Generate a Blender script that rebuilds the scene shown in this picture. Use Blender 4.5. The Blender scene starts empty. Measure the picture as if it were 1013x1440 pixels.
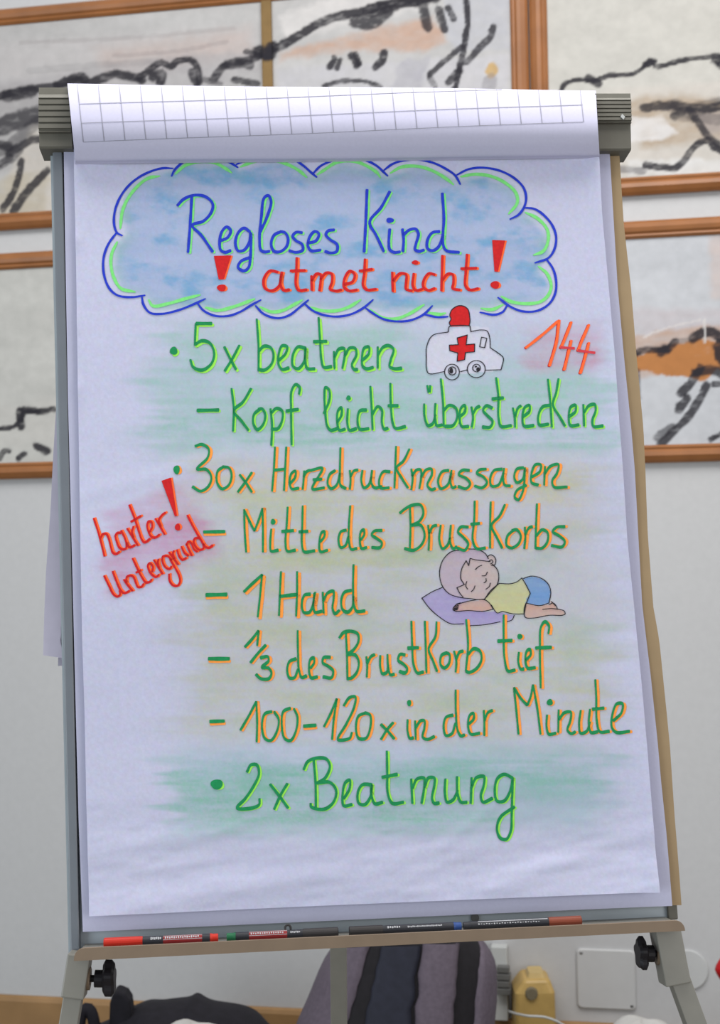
import bpy, math, random
import numpy as np
from mathutils import Vector, Matrix

random.seed(7)
RNG = np.random.RandomState(11)
S = bpy.context.scene
COL = S.collection

# ------------------------------------------------------------------ camera
F, CX, CY = 2000.0, 506.5, 720.0           # focal length and centre in photo pixels (1013 x 1440)
ROLL = math.radians(1.2)
cr, sr = math.cos(ROLL), math.sin(ROLL)
CAM = np.array([0.0, 0.0, 1.35])
cam = bpy.data.cameras.new('camera')
cam.sensor_fit = 'VERTICAL'
cam.sensor_height = 36.0
cam.lens = 36.0 * F / 1440.0
cam.clip_start = 0.05
cam_o = bpy.data.objects.new('camera', cam)
COL.objects.link(cam_o)
cam_o.matrix_world = Matrix(((cr, sr, 0, 0), (0, 0, -1, 0), (-sr, cr, 0, CAM[2]), (0, 0, 0, 1)))
S.camera = cam_o
cam.dof.use_dof = True
cam.dof.focus_distance = 1.69
cam.dof.aperture_fstop = 8.5

# ------------------------------------------------------------------ view, world, lights
S.view_settings.view_transform = 'Standard'
S.view_settings.look = 'None'
S.view_settings.gamma = 1.0
S.view_settings.use_curve_mapping = False
S.view_settings.exposure = 0.41

world = bpy.data.worlds.new('room_daylight')
S.world = world
world.use_nodes = True
bg = world.node_tree.nodes['Background']
bg.inputs['Color'].default_value = (0.92, 0.96, 1.0, 1)
bg.inputs['Strength'].default_value = 0.34


def area(name, loc, target, sx, sy, power, color):
    l = bpy.data.lights.new(name, 'AREA')
    l.shape = 'RECTANGLE'
    l.size, l.size_y, l.energy, l.color = sx, sy, power, color
    o = bpy.data.objects.new(name, l)
    COL.objects.link(o)
    o.location = loc
    o.rotation_euler = (Vector(target) - Vector(loc)).to_track_quat('-Z', 'Y').to_euler()
    return o


area('ceiling_daylight', (0.2, 1.75, 3.4), (0.2, 1.95, 0.0), 3.4, 1.5, 70, (1.0, 0.98, 0.96))
area('window_daylight', (-2.7, -0.7, 1.15), (0.0, 2.2, 1.2), 1.8, 2.0, 40, (0.82, 0.93, 1.0))
area('added_right_fill', (2.6, -0.9, 1.5), (0.6, 2.8, 1.2), 1.6, 2.0, 27, (1.0, 0.97, 0.93))  # added fill light from the front right, no window known there

# ------------------------------------------------------------------ helpers
def lin(c):
    c = np.asarray(c, float) / 255.0
    return np.where(c <= 0.04045, c / 12.92, ((c + 0.055) / 1.055) ** 2.4)


def rays(px, py):
    a = np.asarray(px, float) - CX
    b = np.asarray(py, float) - CY
    return np.stack([a * cr - b * sr, np.full_like(a, F), -a * sr - b * cr], -1) / F


def project(P):
    d = np.asarray(P, float) - CAM
    x = d[..., 0] / d[..., 1] * F
    z = d[..., 2] / d[..., 1] * F
    return CX + x * cr - z * sr, CY - x * sr - z * cr


# the plane of the written sheet
_n = np.array([0.0638644, -0.1516052, -0.9863758])
N = np.array([_n[0] * cr - _n[1] * sr, _n[2], -_n[0] * sr - _n[1] * cr])
N /= np.linalg.norm(N)
EH = np.array([-N[1], N[0], 0.0]); EH /= np.linalg.norm(EH)
EV = np.cross(N, EH)
DIST = 1.675
_r0 = rays(CX, CY)
O = CAM + _r0 * (-DIST / float(_r0 @ N))


def hv(px, py, w=0.0):
    r = rays(px, py)
    t = (float((O - CAM) @ N) + w) / (r @ N)
    P = CAM + r * t[..., None] - O
    return P @ EH, P @ EV


def bp(h, v, w):
    h, v, w = np.broadcast_arrays(np.asarray(h, float), np.asarray(v, float), np.asarray(w, float))
    return O + h[..., None] * EH + v[..., None] * EV + w[..., None] * N


def bpx(px, py, w):
    h, v = hv(px, py, w)
    return bp(h, v, w)


# the wall plane: recedes to the left
YAW = math.radians(11.0)
WD = 3.5
WA = np.array([math.cos(YAW), -math.sin(YAW), 0.0])      # along the wall to the right
WN = np.array([-math.sin(YAW), -math.cos(YAW), 0.0])     # out of the wall, to the room
W0 = np.array([0.0, WD, 0.0])


def wall_az(px, py, off=0.0):
    r = rays(px, py)
    t = (float((W0 - CAM) @ WN) + off) / (r @ WN)
    P = CAM + r * t[..., None] - W0
    return P @ WA, P[..., 2]


def wp(a, z, off=0.0):
    a, z, off = np.broadcast_arrays(np.asarray(a, float), np.asarray(z, float), np.asarray(off, float))
    return W0 + a[..., None] * WA + off[..., None] * WN + z[..., None] * np.array([0, 0, 1.0])


def depth_pt(px, py, Y):
    """world point on the pixel's ray at distance Y from the camera"""
    return CAM + rays(px, py) * Y


def noise(x, y, seed):
    r = np.random.RandomState(seed)
    T = r.rand(256, 256)
    xi, yi = np.floor(x).astype(int), np.floor(y).astype(int)
    fx, fy = x - xi, y - yi
    fx, fy = fx * fx * (3 - 2 * fx), fy * fy * (3 - 2 * fy)
    g = lambda i, j: T[i % 256, j % 256]
    return (g(xi, yi) * (1 - fx) + g(xi + 1, yi) * fx) * (1 - fy) + (g(xi, yi + 1) * (1 - fx) + g(xi + 1, yi + 1) * fx) * fy


def fbm(x, y, seed, octaves=4):
    s, a, t = 0, 1.0, 0
    for k in range(octaves):
        s = s + a * noise(x * 2 ** k + 17 * k, y * 2 ** k + 31 * k, seed + k)
        t += a
        a *= 0.55
    return s / t


def sstep(x, a, b):
    t = np.clip((x - a) / (b - a), 0, 1)
    return t * t * (3 - 2 * t)


KA = 1 / 1.35        # overall reflectance, so that only the fluorescent inks come near full reflectance


def material(name, rgb, rough=0.6, metallic=0.0, vary=0.06, scale=30.0, bump=0.0, spec=0.3, attr=False, vivid=False):
    ka = 1.0 if vivid else KA
    m = bpy.data.materials.new(name)
    m.use_nodes = True
    nt = m.node_tree
    b = nt.nodes['Principled BSDF']
    b.inputs['Roughness'].default_value = rough
    b.inputs['Metallic'].default_value = metallic
    b.inputs['Specular IOR Level'].default_value = spec
    tc = nt.nodes.new('ShaderNodeTexCoord')
    tex = nt.nodes.new('ShaderNodeTexNoise')
    tex.inputs['Scale'].default_value = scale
    tex.inputs['Detail'].default_value = 5
    nt.links.new(tc.outputs['Object'], tex.inputs['Vector'])
    mix = nt.nodes.new('ShaderNodeMix')
    mix.data_type = 'RGBA'
    mix.blend_type = 'MULTIPLY'
    mix.inputs['Factor'].default_value = 1.0
    ramp = nt.nodes.new('ShaderNodeMapRange')
    ramp.inputs['From Min'].default_value = 0.3
    ramp.inputs['From Max'].default_value = 0.7
    ramp.inputs['To Min'].default_value = ka * (1 - vary)
    ramp.inputs['To Max'].default_value = ka * (1 + vary)
    nt.links.new(tex.outputs['Fac'], ramp.inputs['Value'])
    if attr:
        at = nt.nodes.new('ShaderNodeAttribute')
        at.attribute_name = 'pigment'
        nt.links.new(at.outputs['Color'], mix.inputs['A'])
    else:
        c = lin(rgb)
        mix.inputs['A'].default_value = (c[0], c[1], c[2], 1)
    nt.links.new(ramp.outputs['Result'], mix.inputs['B'])
    nt.links.new(mix.outputs['Result'], b.inputs['Base Color'])
    if bump:
        bn = nt.nodes.new('ShaderNodeBump')
        bn.inputs['Strength'].default_value = bump
        bn.inputs['Distance'].default_value = 0.002
        nt.links.new(tex.outputs['Fac'], bn.inputs['Height'])
        nt.links.new(bn.outputs['Normal'], b.inputs['Normal'])
    return m


class MB:
    def __init__(self):
        self.v, self.f, self.mi, self.n = [], [], [], 0

    def add(self, verts, faces, mi=0):
        verts = np.asarray(verts, float).reshape(-1, 3)
        o = self.n
        self.v.append(verts)
        self.n += len(verts)
        for f in faces:
            self.f.append([i + o for i in f])
            self.mi.append(mi)
        return self

    def grid(self, P, mi=0, closed=False):
        P = np.asarray(P, float)
        R, C = P.shape[:2]
        fs = []
        for i in range(R - 1):
            for j in range(C if closed else C - 1):
                k = (j + 1) % C
                fs.append([i * C + j, i * C + k, (i + 1) * C + k, (i + 1) * C + j])
        return self.add(P, fs, mi)

    def loft(self, rings, mi=0, cap=True):
        """rings: list of closed loops with the same count"""
        P = np.asarray(rings, float)
        self.grid(P, mi, closed=True)
        if cap:
            R, C = P.shape[:2]
            o = self.n - R * C
            self.f.append([o + j for j in range(C)][::-1]); self.mi.append(mi)
            self.f.append([o + (R - 1) * C + j for j in range(C)]); self.mi.append(mi)
        return self

    def hexa(self, a, b, mi=0):
        """box between two quads (4 points each, same winding)"""
        return self.loft([a, b], mi)

    def box(self, c, x, y, z, mi=0):
        """centre and three half-axis vectors"""
        c, x, y, z = map(lambda q: np.asarray(q, float), (c, x, y, z))
        return self.loft([[c - x - y - z, c + x - y - z, c + x + y - z, c - x + y - z],
                          [c - x - y + z, c + x - y + z, c + x + y + z, c - x + y + z]], mi)

    def tube(self, pts, rad, seg=14, mi=0):
        pts = np.asarray(pts, float)
        rad = np.broadcast_to(np.asarray(rad, float), (len(pts),))
        rings = []
        ref = None
        for i, p in enumerate(pts):
            t = pts[min(i + 1, len(pts) - 1)] - pts[max(i - 1, 0)]
            t /= np.linalg.norm(t)
            if ref is None:
                ref = np.array([0, 0, 1.0]) if abs(t[2]) < 0.8 else np.array([1.0, 0, 0])
            u = ref - t * (ref @ t); u /= np.linalg.norm(u)
            ref = u
            w = np.cross(t, u)
            an = np.arange(seg) * 2 * math.pi / seg
            rings.append(p + rad[i] * (np.cos(an)[:, None] * u + np.sin(an)[:, None] * w))
        return self.loft(rings, mi)

    def build(self, name, mats, parent=None, loc=None, smooth=False, colors=None, bevel=0.0):
        v = np.concatenate(self.v) if self.v else np.zeros((0, 3))
        if parent is not None:
            origin = np.array(ROOT[parent.name])
        else:
            origin = v.mean(0) if loc is None else np.asarray(loc, float)
            if loc is None:
                origin[2] = v[:, 2].min()
        me = bpy.data.meshes.new(name)
        me.from_pydata((v - origin).tolist(), [], self.f)
        mats = mats if isinstance(mats, (list, tuple)) else [mats]
        for m in mats:
            me.materials.append(m)
        me.polygons.foreach_set('material_index', self.mi)
        if colors is not None:
            ca = me.color_attributes.new('pigment', 'FLOAT_COLOR', 'POINT')
            c4 = np.ones((len(v), 4), np.float32)
            c4[:, :3] = np.asarray(colors).reshape(-1, 3)
            ca.data.foreach_set('color', c4.ravel())
        me.update()
        if smooth:
            me.polygons.foreach_set('use_smooth', [True] * len(me.polygons))
        o = bpy.data.objects.new(name, me)
        COL.objects.link(o)
        if parent is not None:
            o.parent = parent
        else:
            o.location = origin
        ROOT[o.name] = tuple(origin)
        if bevel:
            bv = o.modifiers.new('bevel', 'BEVEL')
            bv.width = bevel
            bv.segments = 2
            bv.limit_method = 'ANGLE'
            bv.angle_limit = math.radians(40)
        return o


ROOT = {}


def thing(name, loc, label, cat, group=None):
    o = bpy.data.objects.new(name, None)
    COL.objects.link(o)
    o.location = loc
    o.empty_display_size = 0.05
    ROOT[o.name] = tuple(loc)
    return tag(o, label, cat, group)


def tag(o, label, cat=None, group=None):
    o['label'] = label
    if cat:
        o['category'] = cat
    if group:
        o['group'] = group
    return o


def struct(o):
    o['kind'] = 'structure'
    return o


# ------------------------------------------------------------------ materials
M_wall = material('painted_plaster', (216, 216, 217), 0.9, vary=0.02, scale=60, bump=0.12)
M_floor = material('linoleum', (120, 112, 100), 0.5, vary=0.08)
M_base = material('brown_wood_trim', (172, 134, 90), 0.5, vary=0.14, scale=9)
M_frame = material('gilded_brown_wood', (166, 108, 62), 0.38, vary=0.14, scale=14, spec=0.5)
M_frame_in = material('old_gold_strip', (140, 114, 72), 0.5, vary=0.14, scale=25)
M_paint = material('brush_painting', (255, 255, 255), 0.85, vary=0.05, scale=40, attr=True)
M_page = material('chalked_paper', (255, 255, 255), 0.85, vary=0.025, scale=420, attr=True, spec=0.15)
M_paper = material('white_flipchart_paper', (222, 220, 244), 0.85, vary=0.02, scale=300, spec=0.15)
M_paper2 = material('white_paper_under', (214, 214, 240), 0.85, vary=0.02, scale=300, spec=0.15)
M_torn = material('thin_torn_paper', (214, 208, 226), 0.85, vary=0.03, scale=60, spec=0.15)
M_line = material('grey_grid_print', (164, 164, 178), 0.8)
M_card = material('backing_card', (186, 160, 124), 0.8, vary=0.05, scale=25)
M_olive = material('olive_grey_plastic', (116, 113, 103), 0.5, vary=0.05, scale=60)
M_rail = material('grey_metal_rail', (128, 134, 142), 0.4, vary=0.04, spec=0.5)
M_rail_lt = material('pale_metal_edge', (190, 200, 206), 0.4)
M_board = material('white_enamel', (200, 210, 218), 0.35, vary=0.02)
M_tray = material('taupe_metal', (146, 126, 106), 0.5, vary=0.05, scale=40)
M_leg = material('grey_beige_metal', (150, 147, 138), 0.42, vary=0.04, scale=40, spec=0.5)
M_black = material('black_plastic', (36, 33, 38), 0.45)
M_screw = material('screw_steel', (130, 130, 130), 0.35, metallic=0.7)
M_green = material('green_ink', (18, 138, 80), 0.7, vary=0.14, scale=260, vivid=True)
M_lime = material('lime_highlighter', (154, 234, 84), 0.7, vary=0.06, scale=260, vivid=True)
M_orange = material('orange_highlighter', (255, 156, 66), 0.7, vary=0.05, scale=260, vivid=True)
M_blue = material('blue_ink', (30, 56, 192), 0.7, vary=0.12, scale=260, vivid=True)
M_mint = material('mint_highlighter', (124, 222, 124), 0.7, vary=0.08, scale=260, vivid=True)
M_red = material('red_ink', (204, 22, 26), 0.7, vary=0.12, scale=260, vivid=True)
M_vermilion = material('vermilion_highlighter', (255, 104, 48), 0.7, vary=0.06, scale=260, vivid=True)
M_ink = material('black_ink', (38, 34, 44), 0.7)
M_white = material('white_plastic', (212, 214, 212), 0.5, vary=0.02)

# ------------------------------------------------------------------ structure: wall, floor, baseboard
mb = MB()
A0, A1 = -3.6, 3.2
mb.hexa([wp(A0, 0, -.12), wp(A1, 0, -.12), wp(A1, 0, 0), wp(A0, 0, 0)], [wp(A0, 4.0, -.12), wp(A1, 4.0, -.12), wp(A1, 4.0, 0), wp(A0, 4.0, 0)])
struct(mb.build('wall_back', M_wall))
mb = MB()
mb.hexa([(-4, -1.2, -.1), (4, -1.2, -.1), (4, 4.8, -.1), (-4, 4.8, -.1)], [(-4, -1.2, 0), (4, -1.2, 0), (4, 4.8, 0), (-4, 4.8, 0)])
struct(mb.build('floor', M_floor))
zb = float(wall_az(np.array([200.0]), np.array([1410.0]), .015)[1][0])
mb = MB()
pr = [(0.001, 0.0), (.016, 0.0), (.016, zb - .012), (.012, zb - .003), (.007, zb), (0.001, zb)]
mb.loft([[wp(A0, z, o) for o, z in pr], [wp(A1, z, o) for o, z in pr]])
struct(mb.build('baseboard_back', M_base))

# ------------------------------------------------------------------ paintings on the wall
def pts(s):
    return np.array([[float(c) for c in q.split(',')] for q in s.split()])


def catmull(P, step=3.0):
    P = np.asarray(P, float)
    if len(P) < 3:
        n = max(2, int(np.linalg.norm(P[-1] - P[0]) / step) + 1)
        return P[0] + (P[-1] - P[0]) * np.linspace(0, 1, n)[:, None]
    Q = np.vstack([2 * P[0] - P[1], P, 2 * P[-1] - P[-2]])
    out = []
    for i in range(1, len(Q) - 2):
        p0, p1, p2, p3 = Q[i - 1:i + 3]
        d = [max(np.linalg.norm(b - a), 1e-6) ** 0.5 for a, b in ((p0, p1), (p1, p2), (p2, p3))]
        m1 = (p2 - p1) + d[1] * ((p1 - p0) / d[0] - (p2 - p0) / (d[0] + d[1]))
        m2 = (p2 - p1) + d[1] * ((p3 - p2) / d[2] - (p3 - p1) / (d[1] + d[2]))
        n = max(2, int(np.linalg.norm(p2 - p1) / step) + 1)
        t = np.linspace(0, 1, n, endpoint=False)[:, None]
        out.append((2 * t ** 3 - 3 * t ** 2 + 1) * p1 + (t ** 3 - 2 * t ** 2 + t) * m1 + (-2 * t ** 3 + 3 * t ** 2) * p2 + (t ** 3 - t ** 2) * m2)
    out.append(P[-1:])
    return np.vstack(out)


def seg_dist(X, Y, P):
    D = np.full(X.shape, 1e9)
    for a, b in zip(P[:-1], P[1:]):
        d = b - a
        L = d @ d + 1e-9
        t = np.clip(((X - a[0]) * d[0] + (Y - a[1]) * d[1]) / L, 0, 1)
        D = np.minimum(D, np.hypot(X - a[0] - t * d[0], Y - a[1] - t * d[1]))
    return D


def in_poly(X, Y, P):
    ins = np.zeros(X.shape, bool)
    n = len(P)
    for i in range(n):
        x0, y0 = P[i]
        x1, y1 = P[(i + 1) % n]
        if y0 == y1:
            continue
        c = ((y0 > Y) != (y1 > Y)) & (X < (x1 - x0) * (Y - y0) / (y1 - y0) + x0)
        ins ^= c
    return ins


INK = lin((44, 42, 50))


def canvas_colours(X, Y, base, washes, strokes, seed):
    """X, Y: where each point of the canvas lies, in photo pixels, so brush marks can be copied by eye"""
    n1 = fbm(X / 60, Y / 22, seed, 4)
    n2 = fbm(X / 9, Y / 7, seed + 9, 3)
    C = np.ones(X.shape + (3,)) * lin(base)
    C *= (0.9 + 0.2 * n1)[..., None]
    Xw = X + 10 * (fbm(X / 14, Y / 14, seed + 20, 3) - .5)
    Yw = Y + 10 * (fbm(X / 14, Y / 14, seed + 30, 3) - .5)
    for poly, rgb, op, soft in washes:
        P = pts(poly)
        ins = in_poly(Xw, Yw, P)
        d = seg_dist(Xw, Yw, np.vstack([P, P[:1]]))
        m = np.where(ins, 1.0, 0.0) * sstep(d, 0, soft) * op * (0.55 + 0.9 * fbm(X / 24, Y / 9, seed + 40, 3))
        m = np.clip(m, 0, 1)[..., None]
        C = C * (1 - m) + lin(rgb) * m
    Xw = X + 3 * (n2 - .5)
    Yw = Y + 3 * (fbm(X / 9, Y / 7, seed + 12, 3) - .5)
    for s in strokes:
        line, r, op = s[0], s[1], s[2]
        rgb = lin(s[3]) if len(s) > 3 else INK
        d = seg_dist(Xw, Yw, catmull(pts(line), 6))
        rr = r * (0.75 + 0.5 * n2)
        m = (1 - sstep(d, rr * 0.75, rr * 1.2)) * op * np.clip(0.45 + 1.1 * fbm(X / 12, Y / 5, seed + 50, 3), 0, 1)
        m = np.clip(m, 0, 1)[..., None]
        C = C * (1 - m) + rgb * m
    return C


def painting(name, label, a0, a1, z0, z1, fw, base, washes, strokes, seed, divider=None):
    """outer frame rectangle on the wall, moulding width fw"""
    t = thing(name, tuple(wp((a0 + a1) / 2, z0, 0.0)), label, 'painting', 'framed ink paintings on the wall')
    ia0, ia1, iz0, iz1 = a0 + fw, a1 - fw, z0 + fw, z1 - fw
    na, nz = int((ia1 - ia0) / .0036), int((iz1 - iz0) / .0036)
    A, Z = np.meshgrid(np.linspace(ia0 - .004, ia1 + .004, na), np.linspace(iz0 - .004, iz1 + .004, nz))
    P = wp(A, Z, .012)
    X, Y = project(P)
    C = canvas_colours(X, Y, base, washes, strokes, seed)
    cv = MB().grid(P)
    e = [wp(ia0 - .004, iz0 - .004, .004), wp(ia1 + .004, iz0 - .004, .004), wp(ia1 + .004, iz1 + .004, .004), wp(ia0 - .004, iz1 + .004, .004)]
    cv.add(e, [[3, 2, 1, 0]])
    cols = np.vstack([C.reshape(-1, 3), np.ones((4, 3)) * .5])
    cv.build('canvas', M_paint, t, colors=cols)
    # moulding: profile across the bar (distance from outer edge, height off the wall), mitred round the rectangle
    prof = [(0, .001), (0, .014), (.15, .02), (.4, .026), (.62, .024), (.75, .019), (.86, .021), (1, .015), (1, .001)]
    loops = []
    for q, hgt in prof:
        d = q * fw
        loops.append([wp(a0 + d, z0 + d, hgt), wp(a1 - d, z0 + d, hgt), wp(a1 - d, z1 - d, hgt), wp(a0 + d, z1 - d, hgt)])
    MB().grid(np.array(loops), closed=True).build('frame', M_frame, t)
    if divider:
        d0, d1 = divider
        nz2 = int((iz1 - iz0) / .004)
        rows, rx = [], [(d0, .012), (d0, .02)] + [(d0 + (d1 - d0) * k / 6, .0215) for k in range(1, 6)] + [(d1, .02), (d1, .012)]
        for z in np.linspace(iz0, iz1, nz2):
            rows.append([wp(a_, z, o_) for a_, o_ in rx])
        P = np.array(rows)
        X, Y = project(P)
        C = canvas_colours(X, Y, (146, 118, 76), [], strokes, seed + 3)
        MB().grid(P).build('divider_strip', M_paint, t, colors=C)
    return t


def az(x, y):
    a, z = wall_az(np.array([float(x)]), np.array([float(y)]), .02)
    return float(a[0]), float(z[0])


fw = 0.042
# upper left, two panels
a_r = az(743, 60)[0]
z_t, z_b = az(0, 12)[1], az(0, 323)[1]
wash1 = [
    ('-300,60 380,20 380,110 -300,190', (206, 200, 200), .5, 30),
    ('120,60 360,25 370,90 140,120', (205, 188, 182), .6, 25),
    ('-20,110 250,70 380,65 380,120 -20,170', (180, 176, 178), .55, 14),
    ('-300,130 60,110 110,170 60,250 -300,260', (176, 172, 172), .6, 18),
    ('40,170 110,160 120,330 -30,330', (214, 206, 196), .8, 12),
    ('-20,250 75,230 70,310 -20,310', (200, 190, 172), .75, 12),
    ('385,20 600,-60 640,0 540,30 400,62', (226, 222, 220), .8, 10),
    ('388,70 460,52 540,30 610,18 640,60 600,78 500,76 388,92', (204, 172, 154), .8, 12),
    ('386,92 720,72 720,130 386,130', (206, 204, 208), .8, 8),
    ('620,-20 722,-20 722,76 640,78 620,40', (196, 196, 202), .8, 10),
    ('560,82 610,74 596,128 545,128', (178, 176, 184), .6, 8),
    ('660,92 700,78 706,124 670,126', (206, 204, 208), .6, 8),
]
st1 = [
    ('-200,200 -100,160 -40,150 10,132 55,125 90,118 120,112', 6, .9), ('80,120 115,108 125,118 140,112 160,104 185,108 200,112', 6.5, .95),
    ('195,110 215,95 228,88 240,94 250,86 268,84 278,96 280,116', 5, .95), ('215,108 228,104 226,114', 7, .95), ('270,100 276,118', 6, .9),
    ('300,112 312,96 325,88 345,86 365,78 382,70', 6, .95), ('318,92 340,90 352,92', 6, .8), ('330,112 350,116 362,118', 5, .9), ('300,114 285,112 310,118', 4, .6),
    ('382,72 420,50 450,32 480,22 520,14 545,6 570,4 600,-2 625,-14', 6.5, .95), ('345,72 352,74', 4, .8), ('365,72 378,78 384,66', 9, 1), 
    ('500,30 520,34 545,16', 9, .9), ('520,16 560,4 612,-6', 10, .9), ('595,8 602,38', 7, .9), ('618,14 625,42', 6, .9), ('630,10 638,26', 5, .9),
    ('652,-20 658,20 654,60 648,90 640,124', 4.5, .95), ('656,88 676,66 690,52 694,38', 5, .9), ('604,106 630,82 650,66', 4, .9), ('604,106 612,122', 4, .6), ('646,100 632,114', 6, .9),
    ('470,82 464,94', 5, .95), ('478,84 474,96', 4, .9), ('494,78 502,92', 5.5, .95), ('500,76 506,90', 4, .95), ('528,94 538,84 540,74', 6, .95),
    ('455,122 480,114 510,114 535,122', 3.5, .9), ('690,100 692,98', 9, .9, (206, 170, 110)), ('690,112 688,122', 10, .5, (140, 136, 142)),
    ('30,60 200,52 330,40', 3, .25, (150, 140, 140)), ('160,78 250,72 320,58', 3, .3, (150, 138, 138)), ('40,100 130,92 220,86', 5, .25, (140, 138, 140)),
    ('-300,250 -120,230 -60,190 -10,180 30,168 55,160', 13, .85), ('-30,225 -10,215 10,208 40,182 55,170', 9, .55), ('10,135 45,128', 9, .9), ('-10,200 12,206', 7, .9),
    ('12,218 25,208 48,196 66,194', 6, .9), ('0,230 14,222', 5, .9), ('4,294 16,276 26,250 30,226', 5, .92), ('18,298 40,268 58,248 66,240', 6, .92), ('0,236 20,224 30,212', 3, .6),
    ('-160,300 -120,260 -90,230', 6, .9),
]
d0, d1 = az(368, 60)[0], az(382, 60)[0]
painting('painting', 'wide brown framed ink landscape painting with a central gold strip, behind the easel top left', -1.55, a_r, z_b, z_t, fw, (201, 199, 198), wash1, st1, 3, (d0, d1))
# upper right
a_l = az(744, 60)[0] + .002
z_t2, z_b2 = az(1000, -330)[1], az(950, 270)[1]
wash3 = [('770,140 860,120 1100,100 1100,250 770,255', (216, 208, 200), .6, 14), ('850,150 900,130 960,125 1060,140 1060,200 900,215 870,175', (188, 170, 150), .85, 14),
         ('960,150 1060,150 1060,190 990,200', (170, 160, 158), .7, 14), ('870,165 930,160 960,190 900,205 870,200', (226, 222, 220), .9, 6), ('880,222 1100,215 1100,250 880,250', (226, 224, 222), .8, 8)]
st3 = [('785,136 796,118 812,112 835,114 858,106 875,106 890,104 905,94 915,84 922,94 940,90 965,84 1000,80 1060,76', 3.6, .95), ('828,110 842,118', 6, .9), ('908,92 920,86', 5, .95),
       ('905,152 935,148 965,150 1000,152 1040,138 1090,120', 6.5, .9), ('950,150 970,156 1010,146', 11, .5), ('970,154 985,176 1000,196 1040,216', 5.5, .9), ('948,164 960,158', 6, .8),
       ('872,238 905,240', 5, .6, (90, 88, 94)), ('908,232 930,235 950,236 964,224 975,208 994,198 1010,210 1060,236', 5, .95), ('1008,82 1014,88', 9, 1), ('950,162 1040,170', 8, .4)]
painting('painting', 'pale brown framed ink landscape behind the easel, top right, with one winding black ridge', a_l, 2.1, z_b2, z_t2, fw, (207, 204, 197), wash3, st3, 33)
# lower left
z_t4, z_b4 = az(0, 356)[1], az(0, 674)[1]
st4 = [('-160,620 -60,610 0,603 18,600 30,590 34,580 48,578 70,576', 3.6, .95), ('28,578 30,600', 5.5, .95), ('34,576 60,578 75,576', 5, .95), ('52,628 66,634', 6, .95), ('0,644 6,634 12,634', 4, .95), ('26,644 34,638', 4.5, .95)]
wash4 = [('-300,560 20,560 200,520 500,520 700,560 700,640 -300,640', (216, 212, 206), .4, 20), ('100,480 500,440 700,500 700,580 100,560', (206, 176, 142), .7, 14)]
st4 += [('120,560 200,520 300,540 420,500 560,520 680,480', 6, .9), ('240,560 300,600 340,640', 6, .9)]
painting('painting', 'mostly blank white framed ink painting left of the easel, below the wide one', -1.55, a_r, z_b4, z_t4, fw, (208, 207, 202), wash4, st4, 55)
# lower right
z_t5, z_b5 = az(950, 307)[1], az(950, 650)[1]
wash5 = [('870,425 1080,430 1080,470 870,480', (206, 198, 202), .7, 14), ('800,490 895,468 990,452 1080,460 1080,520 800,540', (204, 176, 160), .8, 8), ('993,325 1080,325 1080,425 996,425', (214, 200, 196), .7, 10),
         ('780,480 900,500 940,484 985,474 1080,490 1080,545 1012,522 985,540 965,532 895,522 780,545', (196, 132, 78), 1.3, 4)]
st5 = [('800,500 890,497 908,492 925,492 938,492 950,480', 5.5, .95), ('930,494 936,492', 8, .95), ('955,480 968,478', 4, .5, (120, 116, 116)), ('976,474 990,468 1003,468 1012,474 1060,500', 7.5, .95), ('1012,486 1016,506', 9, .95),
       ('985,518 972,538 958,553', 6.5, .92), ('980,524 1000,520 1020,528', 7, .9), ('966,560 955,576', 6.5, .92), ('994,542 982,566 968,586 950,604 930,625', 6, .92), ('926,614 946,600', 6, .7),
       ('1004,540 1030,542', 4.5, .9), ('1000,618 1018,608', 4, .95), ('991,450 992,482', 1.6, .9, (226, 222, 220)), ('905,474 935,462 985,450', 1.6, .7, (228, 222, 220)), ('898,520 900,560', 2.5, .6)]
painting('painting', 'framed painting with an orange brown hill and black strokes, right of the easel', a_l, 2.1, z_b5, z_t5, fw, (209, 211, 216), wash5, st5, 77)

# ------------------------------------------------------------------ things low on the wall
def wall_quad_box(px0, py0, px1, py1, off0, off1):
    a0, z1_ = [float(q[0]) for q in wall_az(np.array([px0]), np.array([py0]), off1)]
    a1, z0_ = [float(q[0]) for q in wall_az(np.array([px1]), np.array([py1]), off1)]
    return a0, a1, z0_, z1_


def rounded_plate(mb_, a0, a1, z0, z1, o0, o1, r, mi=0):
    loop = []
    for (ca, cz, st) in ((a1 - r, z1 - r, 0), (a0 + r, z1 - r, 90), (a0 + r, z0 + r, 180), (a1 - r, z0 + r, 270)):
        for k in range(6):
            an = math.radians(st + 18 * k)
            loop.append((ca + r * math.cos(an), cz + r * math.sin(an)))
    ins = .0025
    c_a, c_z = (a0 + a1) / 2, (z0 + z1) / 2
    sh = lambda q: (c_a + (q[0] - c_a) * (1 - 2 * ins / (a1 - a0)), c_z + (q[1] - c_z) * (1 - 2 * ins / (z1 - z0)))
    mb_.loft([[wp(a, z, o0) for a, z in loop], [wp(a, z, o1 - .002) for a, z in loop], [wp(*sh(q), o1) for q in loop]], mi)


def wall_disc(a, z, r, o0, o1, seg=24):
    an = np.arange(seg) * 2 * math.pi / seg
    R = lambda rr, o: [wp(a + rr * math.cos(t), z + rr * math.sin(t), o) for t in an]
    return MB().loft([R(r, o0), R(r, o1 - .0015), R(r - .002, o1)])


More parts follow.
